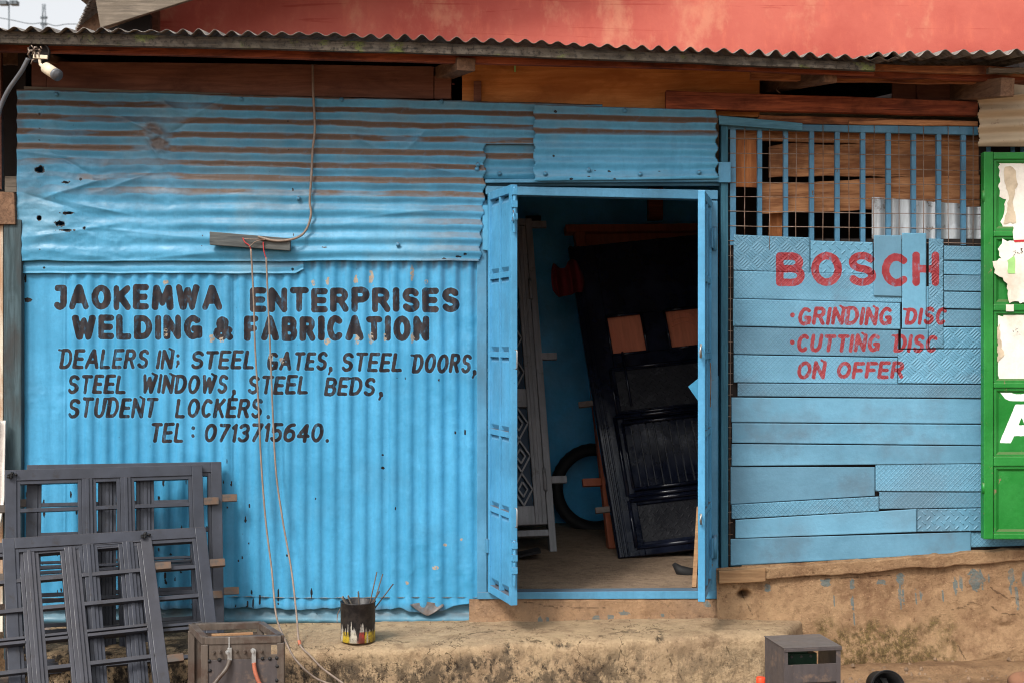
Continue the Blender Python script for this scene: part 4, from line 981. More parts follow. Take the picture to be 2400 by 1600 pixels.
WW, WH = 0.925, 0.96
def make_window():
    t = thing('window_frame', (0, 0, 0), 'x', 'window frame', 'dark grey steel window frames stacked against the blue wall'); LOCAL.add(t.name)
    W2, st, d = WW / 2, 0.052, 0.034
    m = MB()
    m.box(-W2, -W2 + st, 0, d, 0, WH); m.box(W2 - st, W2, 0, d, 0, WH)
    m.box(-W2 + st, W2 - st, .0005, d - .0005, WH - st, WH); m.box(-W2 + st, W2 - st, .0005, d - .0005, 0, st)
    m.build('outer_frame', M['primer'], t, 0.002)
    cols = [(-W2 + st, -.115), (-.065, .065), (.115, W2 - st)]
    for a in (-.09, .09):
        m = MB(); m.box(a - .0245, a + .0245, -.002, d - .004, st, WH - st); m.box(a - .008, a + .008, -.008, -.0022, st, WH - st)
        m.build('mullion', M['primer'], t, 0.0015)
    for a, b in cols:
        e = .017; m = MB()
        m.box(a, a + e, .006, d + .006, st, WH - st); m.box(b - e, b, .006, d + .006, st, WH - st)
        m.box(a + e, b - e, .0065, d + .0055, st, st + e); m.box(a + e, b - e, .0065, d + .0055, WH - st - e, WH - st)
        m.build('sash', M['primer'], t, 0.0015)
    rows = 6; rh = (WH - 2 * st) / rows
    for r in range(1, rows):
        z = st + r * rh; m = MB()
        for a, b in cols:
            if r == 3:
                m.box(a + .017, b - .017, .004, d, z + .004, z + .016); m.box(a + .017, b - .017, .002, d, z - .018, z - .004)
            else:
                m.box(a + .017, b - .017, .005, .026, z - .009, z + .009); m.box(a + .017, b - .017, .0262, .032, z - .009, z - .003)
        m.build('glazing_bar', M['primer'], t, 0.001)
    for sx in (-1, 1):
        for z in (WH * .81, WH * .33):
            m = MB(); m.box(sx * W2 if sx > 0 else -W2 - .075, W2 + .075 if sx > 0 else -W2, .004, .03, z - .018, z + .018)
            m.build('fixing_lug', M['lugs'], t, 0.001)
    return t
win0 = make_window()
def place_window(o, A, B, Cpx, right, label):
    a, u, v = pose(A, right, B, Cpx)
    org = a - v * WH + u * (-WW / 2 if right else WW / 2)
    set_pose(o, org, u, v); o['label'] = label
wins = [win0] + [copy_tree(win0) for _ in range(3)]
place_window(wins[0], (519, 1081, -.075), (526, 1478, -.27), (91, 1088), True, 'rearmost window frame, flat against the blue corrugated sheet, highest top edge')
place_window(wins[1], (474, 1088, -.14), (482, 1300, -.25), (41, 1100), True, 'window frame second from the wall, its top bar clear above the two front frames')
place_window(wins[2], (482, 1233, -.36), (512, 1500, -.60), (48, 1258), True, 'second nearest window frame, standing low, its right stile behind the welding machine')
place_window(wins[3], (353, 1243, -.47), (399, 1600, -.86), (0, 1270), True, 'nearest window frame, tilted forward in front of the stack and cut by the picture edge')
for o, sx in ((wins[1], -1), (wins[3], 1)):
    m = MB(); rs = random.Random(4)
    for k in range(9):
        c = (sx * (WW / 2 - .03) + rs.uniform(-.018, .018), -.008 + rs.uniform(-.004, .002), WH - .028 + rs.uniform(-.01, .01))
        m.tube([c, (c[0] + rs.uniform(-.012, .012), c[1] - .008, c[2] + rs.uniform(-.01, .01))], .006, 6)
    LOCAL.add(o.name); m.build('burnt_tie', M['rubber'], o)

# ------------------------------------------------------------------ goods inside the door
def leaning(name, label, cat, A, B, Cpx, left, wd):
    a, u, v = pose(A, not left, B, Cpx)
    h = (P3(*A) - P3(*B)).length
    t = thing(name, (0, 0, 0), label, cat); LOCAL.add(t.name)
    org = a - v * h + (u * 0 if left else u * -wd)
    set_pose(t, org, u, v)
    return t, h
M['tread'] = painted('black_tread_plate', (0.012, 0.013, 0.017), 0.1, pattern='tear', specks=0, grime=(0.02, 0.02, 0.024), grime_amt=.3, rough=.2, streak=0, mott=0)
M['tread'].node_tree.nodes['Principled BSDF'].inputs['Specular IOR Level'].default_value = .22
t, h = leaning('black_door', 'glossy black panelled steel door leaning askew inside the doorway', 'door', (1331, 580, 1.98), (1449, 1308, 1.24), (1500, 563), True, .95)
wd = .95
m = MB(); m.box(0, .17, 0, .045, 0, h); m.box(.78, wd, 0, .045, 0, h)
for a, b in ((0, .04), (.15, .19), (.415, .445), (.572, .625), (.752, 1.0)): m.box(.17, .78, .0005, .0445, a * h, b * h)
m.box(.40, .55, .001, .044, .625 * h, .752 * h)
m.build('door_frame', M['black'], t, .006)
m = MB()
for q, w_, y0 in ((.006, .02, -.02), (.036, .012, -.012), (.06, .012, -.008)): m.box(q, q + w_, y0, -.0003, .0, h)
m.build('moulding', M['black'], t, .004)
m = MB()
def ring_(x0, x1, z0, z1, y0, r): m.tube([(x0, y0, z0), (x0, y0, z1)], r, 8); m.tube([(x1, y0, z0), (x1, y0, z1)], r, 8); m.tube([(x0, y0, z0), (x1, y0, z0)], r, 8); m.tube([(x0, y0, z1), (x1, y0, z1)], r, 8)
ring_(.12, .83, .025 * h, .165 * h, .0, .014); ring_(.12, .83, .18 * h, .425 * h, .0, .014); ring_(.16, .79, .20 * h, .405 * h, .008, .012); ring_(.14, .81, .435 * h, .58 * h, .0, .010)
ring_(.17, .40, .625 * h, .752 * h, .0, .009); ring_(.55, .78, .625 * h, .752 * h, .0, .009)
m.build('panel_beading', M['black'], t)
MB().box(.17, .78, .012, .03, .04 * h, .15 * h).build('tread_panel', M['tread'], t)
MB().box(.17, .78, .012, .03, .445 * h, .572 * h).build('tread_panel', M['tread'], t)
m = MB()
m.box(.17, .78, .022, .034, .19 * h, .415 * h)
for i in range(11): m.box(.215 + i * .048, .215 + i * .048 + .042, .008, .0218, .205 * h, .40 * h)
m.build('grooved_panel', M['black'], t, .003)
m = MB(); m.tube([(.235, -.01, .455 * h), (.235, -.012, .63 * h)], .008, 8); m.build('pull_handle', M['black'], t)
for a, b in ((.1705, .3995), (.5505, .7795)):
    m = MB(); m.box(a, b, .030, .036, .625 * h, .752 * h)
    if a < .3:
        for i in range(14):
            for s_ in (1, -1):
                x_ = a + .012 + i * .012
                m.beam((x_, .0285, .627 * h), (min(b - .06, max(a + .003, x_ + s_ * .14)), .0285, .627 * h + min(.25, abs(min(b - .06, max(a + .003, x_ + s_ * .14)) - x_) * 1.5)), .003, .0035, up=(0, 1, 0))
    else:
        for q in range(4): m.tube([(a + .02 + .2 * math.cos(R(20 + 8 * k)) , .029, .63 * h + (.08 + q * .035) + .09 * math.sin(R(20 + 14 * k))) for k in range(9)], .004, 6)
    m.build('door_pane', M['pane'], t)
for z in (.48, .15): MB().box(-.09, 0, .004, .03, z * h - .018, z * h + .018).build('fixing_lug', M['rusty'], t, .002)

t, h = leaning('brown_door', 'red oxide brown steel door in its frame standing behind the black door', 'door', (1344, 516, 2.42), (1427, 1284, 1.62), (1600, 514), True, 1.02)
wd = 1.02
m = MB(); m.box(0, .07, 0, .06, 0, h - .09); m.box(wd - .07, wd, 0, .06, 0, h - .09); m.box(-.06, wd + .06, -.005, .065, h - .09, h - .035)
m.build('door_frame', M['brown'], t, .004)
m = MB(); m.box(.075, .16, .012, .05, .02, h - .1); m.box(wd - .16, wd - .075, .012, .05, .02, h - .1); m.box(.16, wd - .16, .0125, .0495, h - .2, h - .1)
for a in (.34, .51, .68): m.box(a - .025, a + .025, .014, .048, h * .80, h - .2)
m.box(.16, wd - .16, .0126, .0494, h * .76, h * .80)
m.build('leaf_frame', M['brown'], t, .003)
MB().box(.16, wd - .16, .03, .04, .02, h * .76).build('door_panel', M['brown'], t)
m = MB()
for i in range(26):
    a = .17 + i * .026
    m.tube([(a, .024, h * .40), (a + .16, .024, h * .40 + .34)], .0035, 5); m.tube([(a + .16, .022, h * .40), (a, .022, h * .40 + .34)], .0035, 5)
m.build('lattice', M['brown'], t)
m = MB(); m.lathe([(.20, .02), (.20, .012), (.17, .012), (.17, .02)], (.74, 0, h * .62), 'Y', 32); m.build('round_moulding', M['brown'], t)
MB().box(-.12, 0, .01, .04, h * .18, h * .18 + .05).build('fixing_lug', M['brown'], t, .002)

t, h = leaning('grey_door', 'grey primed steel door with diamond lattice leaning behind the left door leaf', 'door', (1246, 512, 2.2), (1306, 1291, 1.5), (1180, 512), False, 1.0)
wd = 1.0
m = MB(); m.box(wd - .045, wd, 0, .06, 0, h); m.box(0, .045, 0, .06, 0, h); m.box(.045, wd - .045, .0005, .0595, h - .05, h); m.box(.045, wd - .045, .0005, .0595, .10, .14)
m.build('door_frame', M['greydoor'], t, .004)
m = MB(); m.box(wd - .125, wd - .05, -.012, .03, .17, h - .06); m.box(.05, .125, -.012, .03, .17, h - .06)
for a, b in ((.17, .29), (.93, 1.05), (h - .50, h - .06)): m.box(.125, wd - .125, -.0115, .0295, a, b)
m.build('leaf_frame', M['greydoor'], t, .004)
m = MB()
for q in (.02, .045): m.box(wd - .125 + q, wd - .125 + q + .010, -.018, -.0122, .17, h - .06)
m.build('moulding', M['greydoor'], t, .002)
m = MB()
def diamond(cx, cz, a, b, y0, w_):
    P = [(cx, cz + b), (cx + a, cz), (cx, cz - b), (cx - a, cz)]
    for i in range(4):
        p, q = P[i], P[(i + 1) % 4]; m.beam((p[0], y0, p[1]), (q[0], y0, q[1]), .010, w_, up=(0, 1, 0))
for zr0, zr1 in ((.29, .93), (1.05, h - .50)):
    n = max(1, round((zr1 - zr0) / .23)); dz = (zr1 - zr0) / n
    for i in range(n):
        cz = zr0 + (i + .5) * dz
        for c in range(6):
            for s_ in (.96, .45): diamond(.875 - .0625 - c * .125, cz, .064 * s_, dz / 2 * s_, .008 + .0007 * (c % 2), .021)
m.build('lattice', M['greydoor'], t)
MB().box(.125, wd - .125, .034, .04, .17, h - .50).build('back_sheet', M['navy'], t)
for z in (h * .57, h * .205, h * .985): MB().box(wd, wd + .10, .01, .04, z - .025, z + .02).build('fixing_lug', M['greydoor'], t, .002)
m = MB(); m.tube([(wd - .048, -.018, h * .17), (wd - .048, -.018, h * .235)], .012, 8); m.build('hinge', M['greydoor'], t)
MB().tube([(wd - .048, -.018, h * .74), (wd - .048, -.018, h * .80)], .012, 8).build('hinge', M['greydoor'], t)

# tyre against the back wall
c = P3(1394, 1143, 2.62)
t = MB(); ring = []
n1, n2 = 64, 14
vs = []; fs = []
for i in range(n1):
    a = 2 * math.pi * i / n1
    for j in range(n2):
        b = 2 * math.pi * j / n2
        r = .265 + .042 * math.cos(b) + (.004 if (i % 2 and abs(b) < 1.2) else 0); yv = .05 * math.sin(b)
        x_, z_ = r * math.cos(a), r * math.sin(a)
        vs.append((c.x + x_, c.y + yv + z_ * .25, c.z + z_))
for i in range(n1):
    for j in range(n2):
        fs.append((i * n2 + j, ((i + 1) % n1) * n2 + j, ((i + 1) % n1) * n2 + (j + 1) % n2, i * n2 + (j + 1) % n2))
t.smooth = True; t.add(vs, fs)
t.build('tyre', M['rubber'], label='black motorcycle tyre standing against the blue inner wall', cat='tyre')
# cloth hung on the black door's corner
m = MB(); m.smooth = True
cx = P3(1330, 655, 1.75); nn = 20
vs = []
for i in range(nn):
    for j in range(nn):
        a = i / (nn - 1) * 2 - 1; b = j / (nn - 1) * 2 - 1
        wv = 1 - .25 * abs(a) ** 3 + .12 * math.sin(a * 5)
        vs.append((cx.x + a * .105 * (1 - .12 * b * b), cx.y + .05 * math.sin(a * 7 + b) + .04 * b * b, cx.z + b * .10 * wv + .02 * math.sin(a * 4)))
m.add(vs, [(i * nn + j, (i + 1) * nn + j, (i + 1) * nn + j + 1, i * nn + j + 1) for i in range(nn - 1) for j in range(nn - 1)])
o = m.build('hanging_cloth', M['cloth'], label='dark red cloth draped beside the top of the black door', cat='cloth')
so = o.modifiers.new('Solidify', 'SOLIDIFY'); so.thickness = .006
# small things on the inside floor and at the door
MB().prism([(1213, 1302), (1215, 1306), (1268, 1295), (1262, 1291)], 1.15, 1.32).build('steel_offcut', M['rubber'], label='dark steel offcut lying on the floor below the grey door', cat='offcut')
m = MB(); m.smooth = True
m.tube([P3(1579, 1320, .72), P3(1592, 1335, .70), P3(1612, 1342, .70), P3(1640, 1345, .70)], [.012, .03, .035, .03], 10)
m.build('old_shoe', M['rubber'], label='dark worn shoe lying on the floor inside the right jamb', cat='shoe')
MB().beam(P3(1627, 1378, .10), P3(1638, 1190, .45), .022, .03).build('wooden_stick', M['sill'], label='thin wooden stick leaning upright behind the right door leaf', cat='stick')
MB().prism([(1613, 905), (1650, 958), (1676, 1383), (1740, 1383), (1726, 880), (1644, 880)], .10, .104).build('blue_offcut', M['upper'], label='pale blue steel sheet standing behind the right door leaf with one corner showing', cat='sheet offcut')
m = MB(); m.rect(1131, 1318, 1149, 1386, .016, .06)
cart = m.build('cardboard_carton', M['carton'], label='brown printed carton in the gap behind the left door leaf', cat='carton')
def letters(name, segs, depth, mat, parent=None, th=0.0015):
    m = MB()
    for ax_, ay_, bx_, by_, r in segs:
        k = (D + depth) / F
        a, b = P3(ax_, ay_, depth), P3(bx_, by_, depth)
        if (b - a).length < 1e-4: b = a + Vector((.001, 0, 0))
        m.beam(a, b, 2 * r * k, th, up=(0, 1, 0)) if False else m.beam(a, b, th, 2 * r * k, up=(0, 1, 0))
    return m.build(name, mat, parent)
seg = [(1134, 1329, 1134, 1341, 1), (1139, 1329, 1134.5, 1335, .9), (1134.5, 1335, 1139, 1341, .9), (1141, 1337, 1145, 1336, .7), (1145, 1336, 1143, 1333, .7), (1143, 1333, 1141, 1338, .7), (1141, 1338, 1145, 1341, .7)]
for k in range(5): seg += [(1133 + q * 2.6, 1348 + k * 8.3, 1134.5 + q * 2.6, 1348 + k * 8.3, 1.3) for q in range(5)]
letters('print', seg, .015, M['inkblack'], cart)
MB().prism([(1136, 1080), (1143, 1080), (1144, 1290), (1134, 1312)], .024, .05).build('steel_channel', M['greydoor'], label='grey steel channel standing in the gap behind the left door leaf', cat='steel channel')

# ------------------------------------------------------------------ cables and the wooden cleat they hang from
MB().prism([(491, 543), (491, 574), (680, 588), (680, 559)], -.085, -.055).build('cleat_board', M['cleat'], None, .003, label='short grey wooden board nailed to the blue wall with cables tied to it', cat='board')
def smooth_path(pts, n=6):
    out = []
    P = [pts[0]] + list(pts) + [pts[-1]]
    for i in range(1, len(P) - 2):
        for k in range(n):
            t_ = k / n; a, b, c_, d_ = P[i - 1], P[i], P[i + 1], P[i + 2]
            out.append(0.5 * ((2 * b) + (c_ - a) * t_ + (2 * a - 5 * b + 4 * c_ - d_) * t_ ** 2 + (3 * b - a - 3 * c_ + d_) * t_ ** 3))
    return out + [pts[-1]]
def cable(name, pp, r, mat, label=None, cat=None, group=None, parent=None):
    return MB().tube(smooth_path([P3(*p) for p in pp]), r, 8).build(name, mat, parent, label=label, cat=cat, group=group)
cable('power_cable', [(733, 152, -.02), (734, 215, -.05), (738, 300, -.062), (733, 350, -.058), (730, 410, -.062), (726, 470, -.06), (729, 500, -.06), (722, 530, -.06), (706, 552, -.065), (676, 563, -.092), (640, 564, -.095), (605, 555, -.094)], .0062, M['cable'],
      'thick brown cable hanging from the eaves down to the wooden board', 'cable')
A = [(588, 584, -.088), (594, 690, -.075), (598, 815, -.065), (606, 950, -.06), (612, 1080, -.06), (623, 1222, -.08), (637, 1335, -.14), (647, 1439, -.28), (666, 1494, -.46), (693, 1545, -.63), (740, 1588, -.66), (790, 1606, -.7)]
B = [(624, 604, -.088), (628, 700, -.075), (634, 833, -.065), (645, 1080, -.06), (661, 1208, -.08), (683, 1335, -.16), (695, 1439, -.34), (702, 1506, -.52), (728, 1536, -.615), (757, 1566, -.64), (812, 1606, -.68)]
oa = cable('lead_cable', A, .0048, M['cable'], 'left one of two thin leads hanging from the wooden board to the ground', 'cable', 'leads hanging from the wooden board')
ob = cable('lead_cable', B, .0048, M['cable'], 'right one of two thin leads, knotted where it meets the concrete step', 'cable', 'leads hanging from the wooden board')
cable('red_core', [(569, 558, -.092), (574, 568, -.095), (584, 576, -.094), (588, 586, -.088)], .003, M['redwire'], parent=oa)
cable('red_core', [(617, 567, -.092), (618, 585, -.095), (621, 598, -.092), (624, 606, -.088)], .003, M['redwire'], parent=ob)
cable('splice', [(701, 1500, -.515), (703, 1510, -.53)], .008, M['copper'], parent=ob)
cable('tie_wire', [(583, 580, -.095), (600, 566, -.1), (622, 562, -.1), (590, 561, -.1), (572, 560, -.093)], .002, M['wire'], parent=oa)

# ------------------------------------------------------------------ security camera under the eaves
cc = P3(92, 124, -.50)
t = thing('security_camera', cc, 'cream bullet security camera with a broken junction box under the eaves', 'security camera')
m = MB(); m.lathe([(.0, .03), (.040, .03), (.050, .022), (.052, .0), (.046, -.004), (.046, .018), (.0, .02)], cc + Vector((0, -.01, 0)), 'Y', 24); m.build('junction_box', M['dark'], t)
rs = random.Random(9); m = MB()
for i in range(16):
    a = rs.uniform(0, 6.28); r = rs.uniform(.008, .042)
    p = cc + Vector((r * math.cos(a), -.02, r * math.sin(a) + .004)); q = p + Vector((rs.uniform(-.03, .03), -rs.uniform(.005, .02), rs.uniform(-.03, .03)))
    m.tube([p, (p + q) / 2 + Vector((0, -.01, .008)), q], rs.uniform(.0025, .0055), 6)
m.build('wiring', M['cable'], t)
m = MB(); m.beam(P3(78, 133, -.53), P3(112, 135, -.53), .012, .018); m.beam(P3(92, 134, -.525), P3(95, 154, -.525), .012, .012); m.tube([P3(95, 152, -.525), P3(104, 160, -.53)], .009, 10)
m.build('bracket', M['cream'], t, .002)
a, b = P3(107, 159, -.53), P3(130, 174, -.58); d = (b - a).normalized()
m = MB(); m.tube([a, a + d * .004, b], [.022, .027, .027], 20); m.build('camera_body', M['cream'], t)
m = MB(); m.tube([b, b + d * .020, b + d * .0205, b + d * .004], [.0275, .028, .024, .024], 20, cap=False); m.build('lens_hood', M['lens'], t)
m = MB(); m.tube([b + d * .002, b + d * .008], [.0235, .023], 16); m.build('lens', M['rubber'], t)
cable('conduit', [(66, 138, -.50), (52, 165, -.48), (36, 188, -.45), (18, 215, -.42), (2, 250, -.4), (-12, 300, -.4)], .011, M['lens'], parent=t)

# ------------------------------------------------------------------ paint tin and its rods on the step
tc = Vector((X(839, -.46), -.46, 0.330))
t = thing('paint_tin', tc, 'black smeared paint tin full of rods on the concrete step', 'paint tin'); LOCAL.add(t.name)
m = MB(); m.lathe([(0.0, .002), (.080, .0), (.083, .004), (.082, .03), (.083, .18), (.086, .184), (.084, .187), (.079, .184), (.079, .012), (0, .012)], (0, 0, 0), 'Z', 36); m.build('tin_body', M['tin'], t)
m = MB(); m.tube([(-.085, 0, .15), (-.094, -.02, .13), (-.094, -.05, .10), (-.088, -.05, .095)], .002, 6); m.build('wire_handle', M['wire'], t)
def rod(p0, p1, r, label, flat=False, mat='rusty'):
    a, b = tc + Vector(p0), tc + Vector(p1)
    m = MB()
    m.beam(a, b, r * .6, r * 2.2, up=(0, 1, .2)) if flat else m.tube([a, lerp(a, b, .5), b], r, 7)
    m.build('flat_bar' if flat else 'welding_rod', M[mat], label=label, cat='flat bar' if flat else 'welding rod', group='rods standing in the paint tin')
rod((.02, .01, .02), (.090, .0, .325), .003, 'longest upright welding rod in the paint tin')
rod((.03, -.02, .02), (.116, .02, .312), .003, 'welding rod beside the longest one in the tin, its tip slightly lower')
rod((-.02, .0, .02), (.168, .0, .268), .003, 'welding rod leaning farthest to the right out of the tin')
rod((-.03, -.01, .02), (.105, -.035, .238), .010, 'broad dark flat bar leaning right over the rim of the tin', True)
rod((.02, -.03, .015), (.004, -.02, .236), .009, 'flat bar standing straight up in the middle of the tin', True)
rod((.04, .03, .02), (-.072, -.02, .210), .011, 'pale flat bar leaning left over the rim of the tin', True, 'greywood')
rod((.03, .05, .02), (-.050, .02, .208), .008, 'narrow flat bar leaning left behind the pale one in the tin', True, 'greywood')

# ------------------------------------------------------------------ welding machine at the front
dz0 = float(gz(np.array(-1.14), np.array(-1.05)))
FL, FR, BL, BR = P3(481, 1503, -1.18), P3(659, 1496, -1.14), P3(450, 1474, -.90), P3(611, 1469, -.86)
t = thing('welding_machine', Vector(((FL.x + FR.x) / 2, -1.05, dz0)), 'rusty open-topped welding machine box with two thick leads bolted on', 'welding machine')
zt = .485
for p in (FL, FR, BL, BR): p.z = zt
up = Vector((0, 0, 1)); m = MB(); s_ = .030
for p, q in ((FL, FR), (BL, BR), (FL, BL), (FR, BR)): m.beam(p, q, s_, s_)
m.build('top_rim', M['rusty'], t, .002)
for p in (FL, FR, BL, BR): MB().beam(p - up * (s_ / 2 + .001), Vector((p.x, p.y, dz0 - .01)), s_, s_, up=(0, 1, 0)).build('leg', M['rusty'], t, .002)
fu = (FR - FL).normalized(); fn = Vector((fu.y, -fu.x, 0)); W_ = (FR - FL).length
def fpt(a, z, o=0.0): return FL + fu * a + Vector((0, 0, z - zt)) + fn * o
def fbox(m, a0, a1, z0, z1, o0, o1):
    v = [fpt(a, z, o) for a in (a0, a1) for o in (o0, o1) for z in (z0, z1)]
    m.add(v, [(0, 1, 3, 2), (4, 6, 7, 5), (0, 4, 5, 1), (2, 3, 7, 6), (0, 2, 6, 4), (1, 5, 7, 3)])
m = MB(); fbox(m, .015, .275, .405, .47, .004, .010); fbox(m, .275, .305, .405, .42, .004, .010); fbox(m, .275, .305, .46, .47, .004, .010); m.build('terminal_strip', M['rusty'], t, .001)
m = MB(); fbox(m, .012, W_ - .012, .10, .404, .006, .011); m.build('front_panel', M['cab'], t, .001)
m = MB(); v = [BL - up * .02, BR - up * .02, BR - up * .38, BL - up * .38]; 
m.beam(BL - up * .2, BR - up * .2, .004, .34); m.build('back_panel', M['rusty'], t)
m = MB(); m.beam(lerp(FL, BL, .5) + fu * .05 - up * .12, lerp(FR, BR, .5) - fu * .06 - up * .12, .14, .18); m.build('transformer_core', M['dark'], t, .004)
for i, a in enumerate((.035, .062, .095, .13, .165, .20, .235)):
    m = MB(); r = .011 if i in (2, 5) else .008
    p = fpt(a, .436 + .004 * (i % 2), .010); m.tube([p, p + fn * .006], r, 6); m.tube([p + fn * .006, p + fn * .024], r * .55, 8); m.build('terminal_bolt', M['steel'] if i in (2, 5) else M['rusty'], t)
rs = random.Random(3); m = MB()
for a, z in ((.018, .40), (.02, .36), (.016, .30), (.018, .25), (.30, .405), (.302, .37), (.30, .31), (.06, .404), (.24, .404), (.27, .403)):
    p = fpt(a, z, .011); m = MB(); m.lathe([(.0001, .007), (.006, .005), (.009, 0)], p, 'Y', 8, Matrix.Rotation(math.pi, 3, 'Z')); m.build('weld_bead', M['rubber'], t)
m = MB(); fbox(m, .094, .112, .40, .455, .014, .02); fbox(m, .098, .104, .455, .50, .014, .018); m.build('clamp', M['steel'], t, .001)
m = MB(); fbox(m, .195, .213, .385, .445, .016, .022); m.build('clamp', M['steel'], t, .001)
def leadp(name, pts, mat): MB().tube(smooth_path([fpt(*p) for p in pts]), .009, 8).build(name, M[mat], t)
leadp('lead', [(.104, .405, .02), (.09, .37, .03), (.055, .33, .05), (.02, .28, .06), (-.03, .20, .07), (-.10, .06, .07), (-.13, -.0, .07)], 'rusty')
leadp('lead', [(.204, .39, .022), (.21, .355, .03), (.225, .315, .04), (.25, .27, .05), (.28, .2, .06), (.33, .05, .06), (.36, .0, .06)], 'copper')
m = MB(); m.beam(FL + fu * .02 + up * .004 + Vector((0, .03, .012)), FL + fu * .19 + up * .004 + Vector((0, .045, .012)), .03, .006); m.build('wooden_slat', M['sill'], t)

# ------------------------------------------------------------------ cabinet, bucket, bottle, plants at the lower right
cx0 = P3(1838, 1517, -1.0); yaw = R(9)
cu = Vector((math.cos(yaw), math.sin(yaw), 0)); cn = Vector((-math.sin(yaw), math.cos(yaw), 0))
cb = float(gz(np.array(cx0.x + .1), np.array(-.9))) - .015
t = thing('steel_cabinet', Vector((cx0.x, cx0.y, cb)), 'small dark steel cabinet with an open slot standing on the dirt', 'cabinet')
H_ = cx0.z - cb
def cbox(m, a0, a1, d0, d1, z0, z1):
    v = [Vector((cx0.x, cx0.y, cb)) + cu * a + cn * d_ + Vector((0, 0, z)) for a in (a0, a1) for d_ in (d0, d1) for z in (z0, z1)]
    m.add(v, [(0, 1, 3, 2), (4, 6, 7, 5), (0, 4, 5, 1), (2, 3, 7, 6), (0, 2, 6, 4), (1, 5, 7, 3)])
cw, cd = .258, .25
m = MB(); cbox(m, -.004, cw + .004, -.006, cd, H_ - .004, H_); cbox(m, -.004, cw + .004, -.008, -.0045, H_ - .017, H_ - .0042); m.build('lid', M['cab'], t, .001)
m = MB(); cbox(m, 0, .004, 0, cd, 0, H_ - .0045); m.build('side_panel', M['cab'], t, .001)
m = MB(); cbox(m, cw - .004, cw, 0, cd, 0, H_ - .0045); m.build('side_panel', M['cab'], t, .001)
m = MB(); cbox(m, .004, cw - .004, cd - .004, cd - .001, 0, H_ - .16); m.build('back_panel', M['cab'], t)
m = MB(); cbox(m, .0, .016, -.004, -.0004, 0, H_ - .018); cbox(m, cw - .02, cw, -.004, -.0004, 0, H_ - .018); cbox(m, .016, cw - .02, -.0035, -.0006, H_ - .155, H_ - .075); m.build('front_panel', M['cab'], t, .001)
m = MB(); cbox(m, .005, cw - .005, .01, cd - .006, H_ - .165, H_ - .158); m.build('shelf', M['cab'], t)
t2 = MB(); cbox(t2, .02, .19, .10, .17, H_ - .157, H_ - .052); cbox(t2, .05, .15, .101, .16, H_ - .0518, H_ - .040)
o = t2.build('green_casing', M['pcb'], None, .003, label='dark green metal casing stored inside the steel cabinet', cat='casing')
t2 = MB()
for a in (.07, .115, .16):
    p = Vector((cx0.x, cx0.y, cb)) + cu * a + cn * .099 + Vector((0, 0, H_ - .064)); t2 = MB(); t2.tube([p, p - cn * .004], .006, 8); t2.build('socket', M['cab'], o)

bc = P3(2081, 1600, -.86); bz = float(gz(np.array(bc.x), np.array(-.86)))
bc.z = bz + .068
t = thing('fallen_bucket', bc, 'black bucket lying on its side with its open end showing rods', 'bucket'); LOCAL.add(t.name)
rt = Matrix.Rotation(R(-8), 3, 'X')
m = MB(); m.lathe([(0, .16), (.058, .16), (.072, .0), (.077, -.004), (.078, .006), (.074, .012), (.071, .004), (.066, .004), (.054, .152), (0, .152)], (0, 0, 0), 'Y', 36, rt); m.build('bucket_body', M['rubber'], t)
rs = random.Random(6)
for i in range(9):
    a = bc + Vector((rs.uniform(-.04, .04), .015 + rs.uniform(0, .02), -.05 + rs.uniform(0, .045))); b = a + Vector((rs.uniform(-.015, .015), .12, rs.uniform(0, .03)))
    m = MB(); m.beam(a, b, .012, .004) if i % 2 else m.tube([a, b], .004, 6)
    m.build('steel_rod', M['steel' if i % 3 else 'rusty'], label='short steel offcut lying inside the fallen black bucket', cat='steel rod', group='offcuts in the fallen bucket')
oc = P3(1783, 1600, -1.12); oz = float(gz(np.array(oc.x), np.array(-1.12)))
ht = oc.z - oz
t = thing('plastic_bottle', Vector((oc.x, oc.y, oz)), 'orange red plastic bottle standing beside the steel cabinet', 'bottle'); LOCAL.add(t.name)
m = MB(); m.lathe([(0, 0), (.034, 0), (.036, .01), (.036, ht - .03), (.030, ht - .012), (.019, ht), (.018, ht + .004)], (0, 0, 0), 'Z', 24); m.build('bottle_body', M['orange'], t)
m = MB(); m.lathe([(.019, ht + .002), (.0195, ht + .024), (.017, ht + .027), (0, ht + .028)], (0, 0, 0), 'Z', 20); m.build('bottle_cap', M['orange'], t)
sc = P3(2398, 1600, -.72)
vs = []; n1, n2 = 14, 10; rs = random.Random(8)
for i in range(n2 + 1):
    for j in range(n1):
        a, b = math.pi * i / n2, 2 * math.pi * j / n1
        v = Vector((math.sin(a) * math.cos(b), math.sin(a) * math.sin(b), math.cos(a))); r = .055 * (1 + .35 * (float(vn(v.x * 2 + 5, v.z * 2 + v.y * 1.7 + 9, 3)) - .5))
        vs.append(sc + Vector((v.x * r * 1.2, v.y * r, v.z * r * .9)))
m = MB(); m.smooth = True; m.add(vs, [(i * n1 + j, i * n1 + (j + 1) % n1, (i + 1) * n1 + (j + 1) % n1, (i + 1) * n1 + j) for i in range(n2) for j in range(n1)])
m.build('stone', M['stone'], label='brown rounded stone at the foot of the plinth by the picture corner', cat='stone')

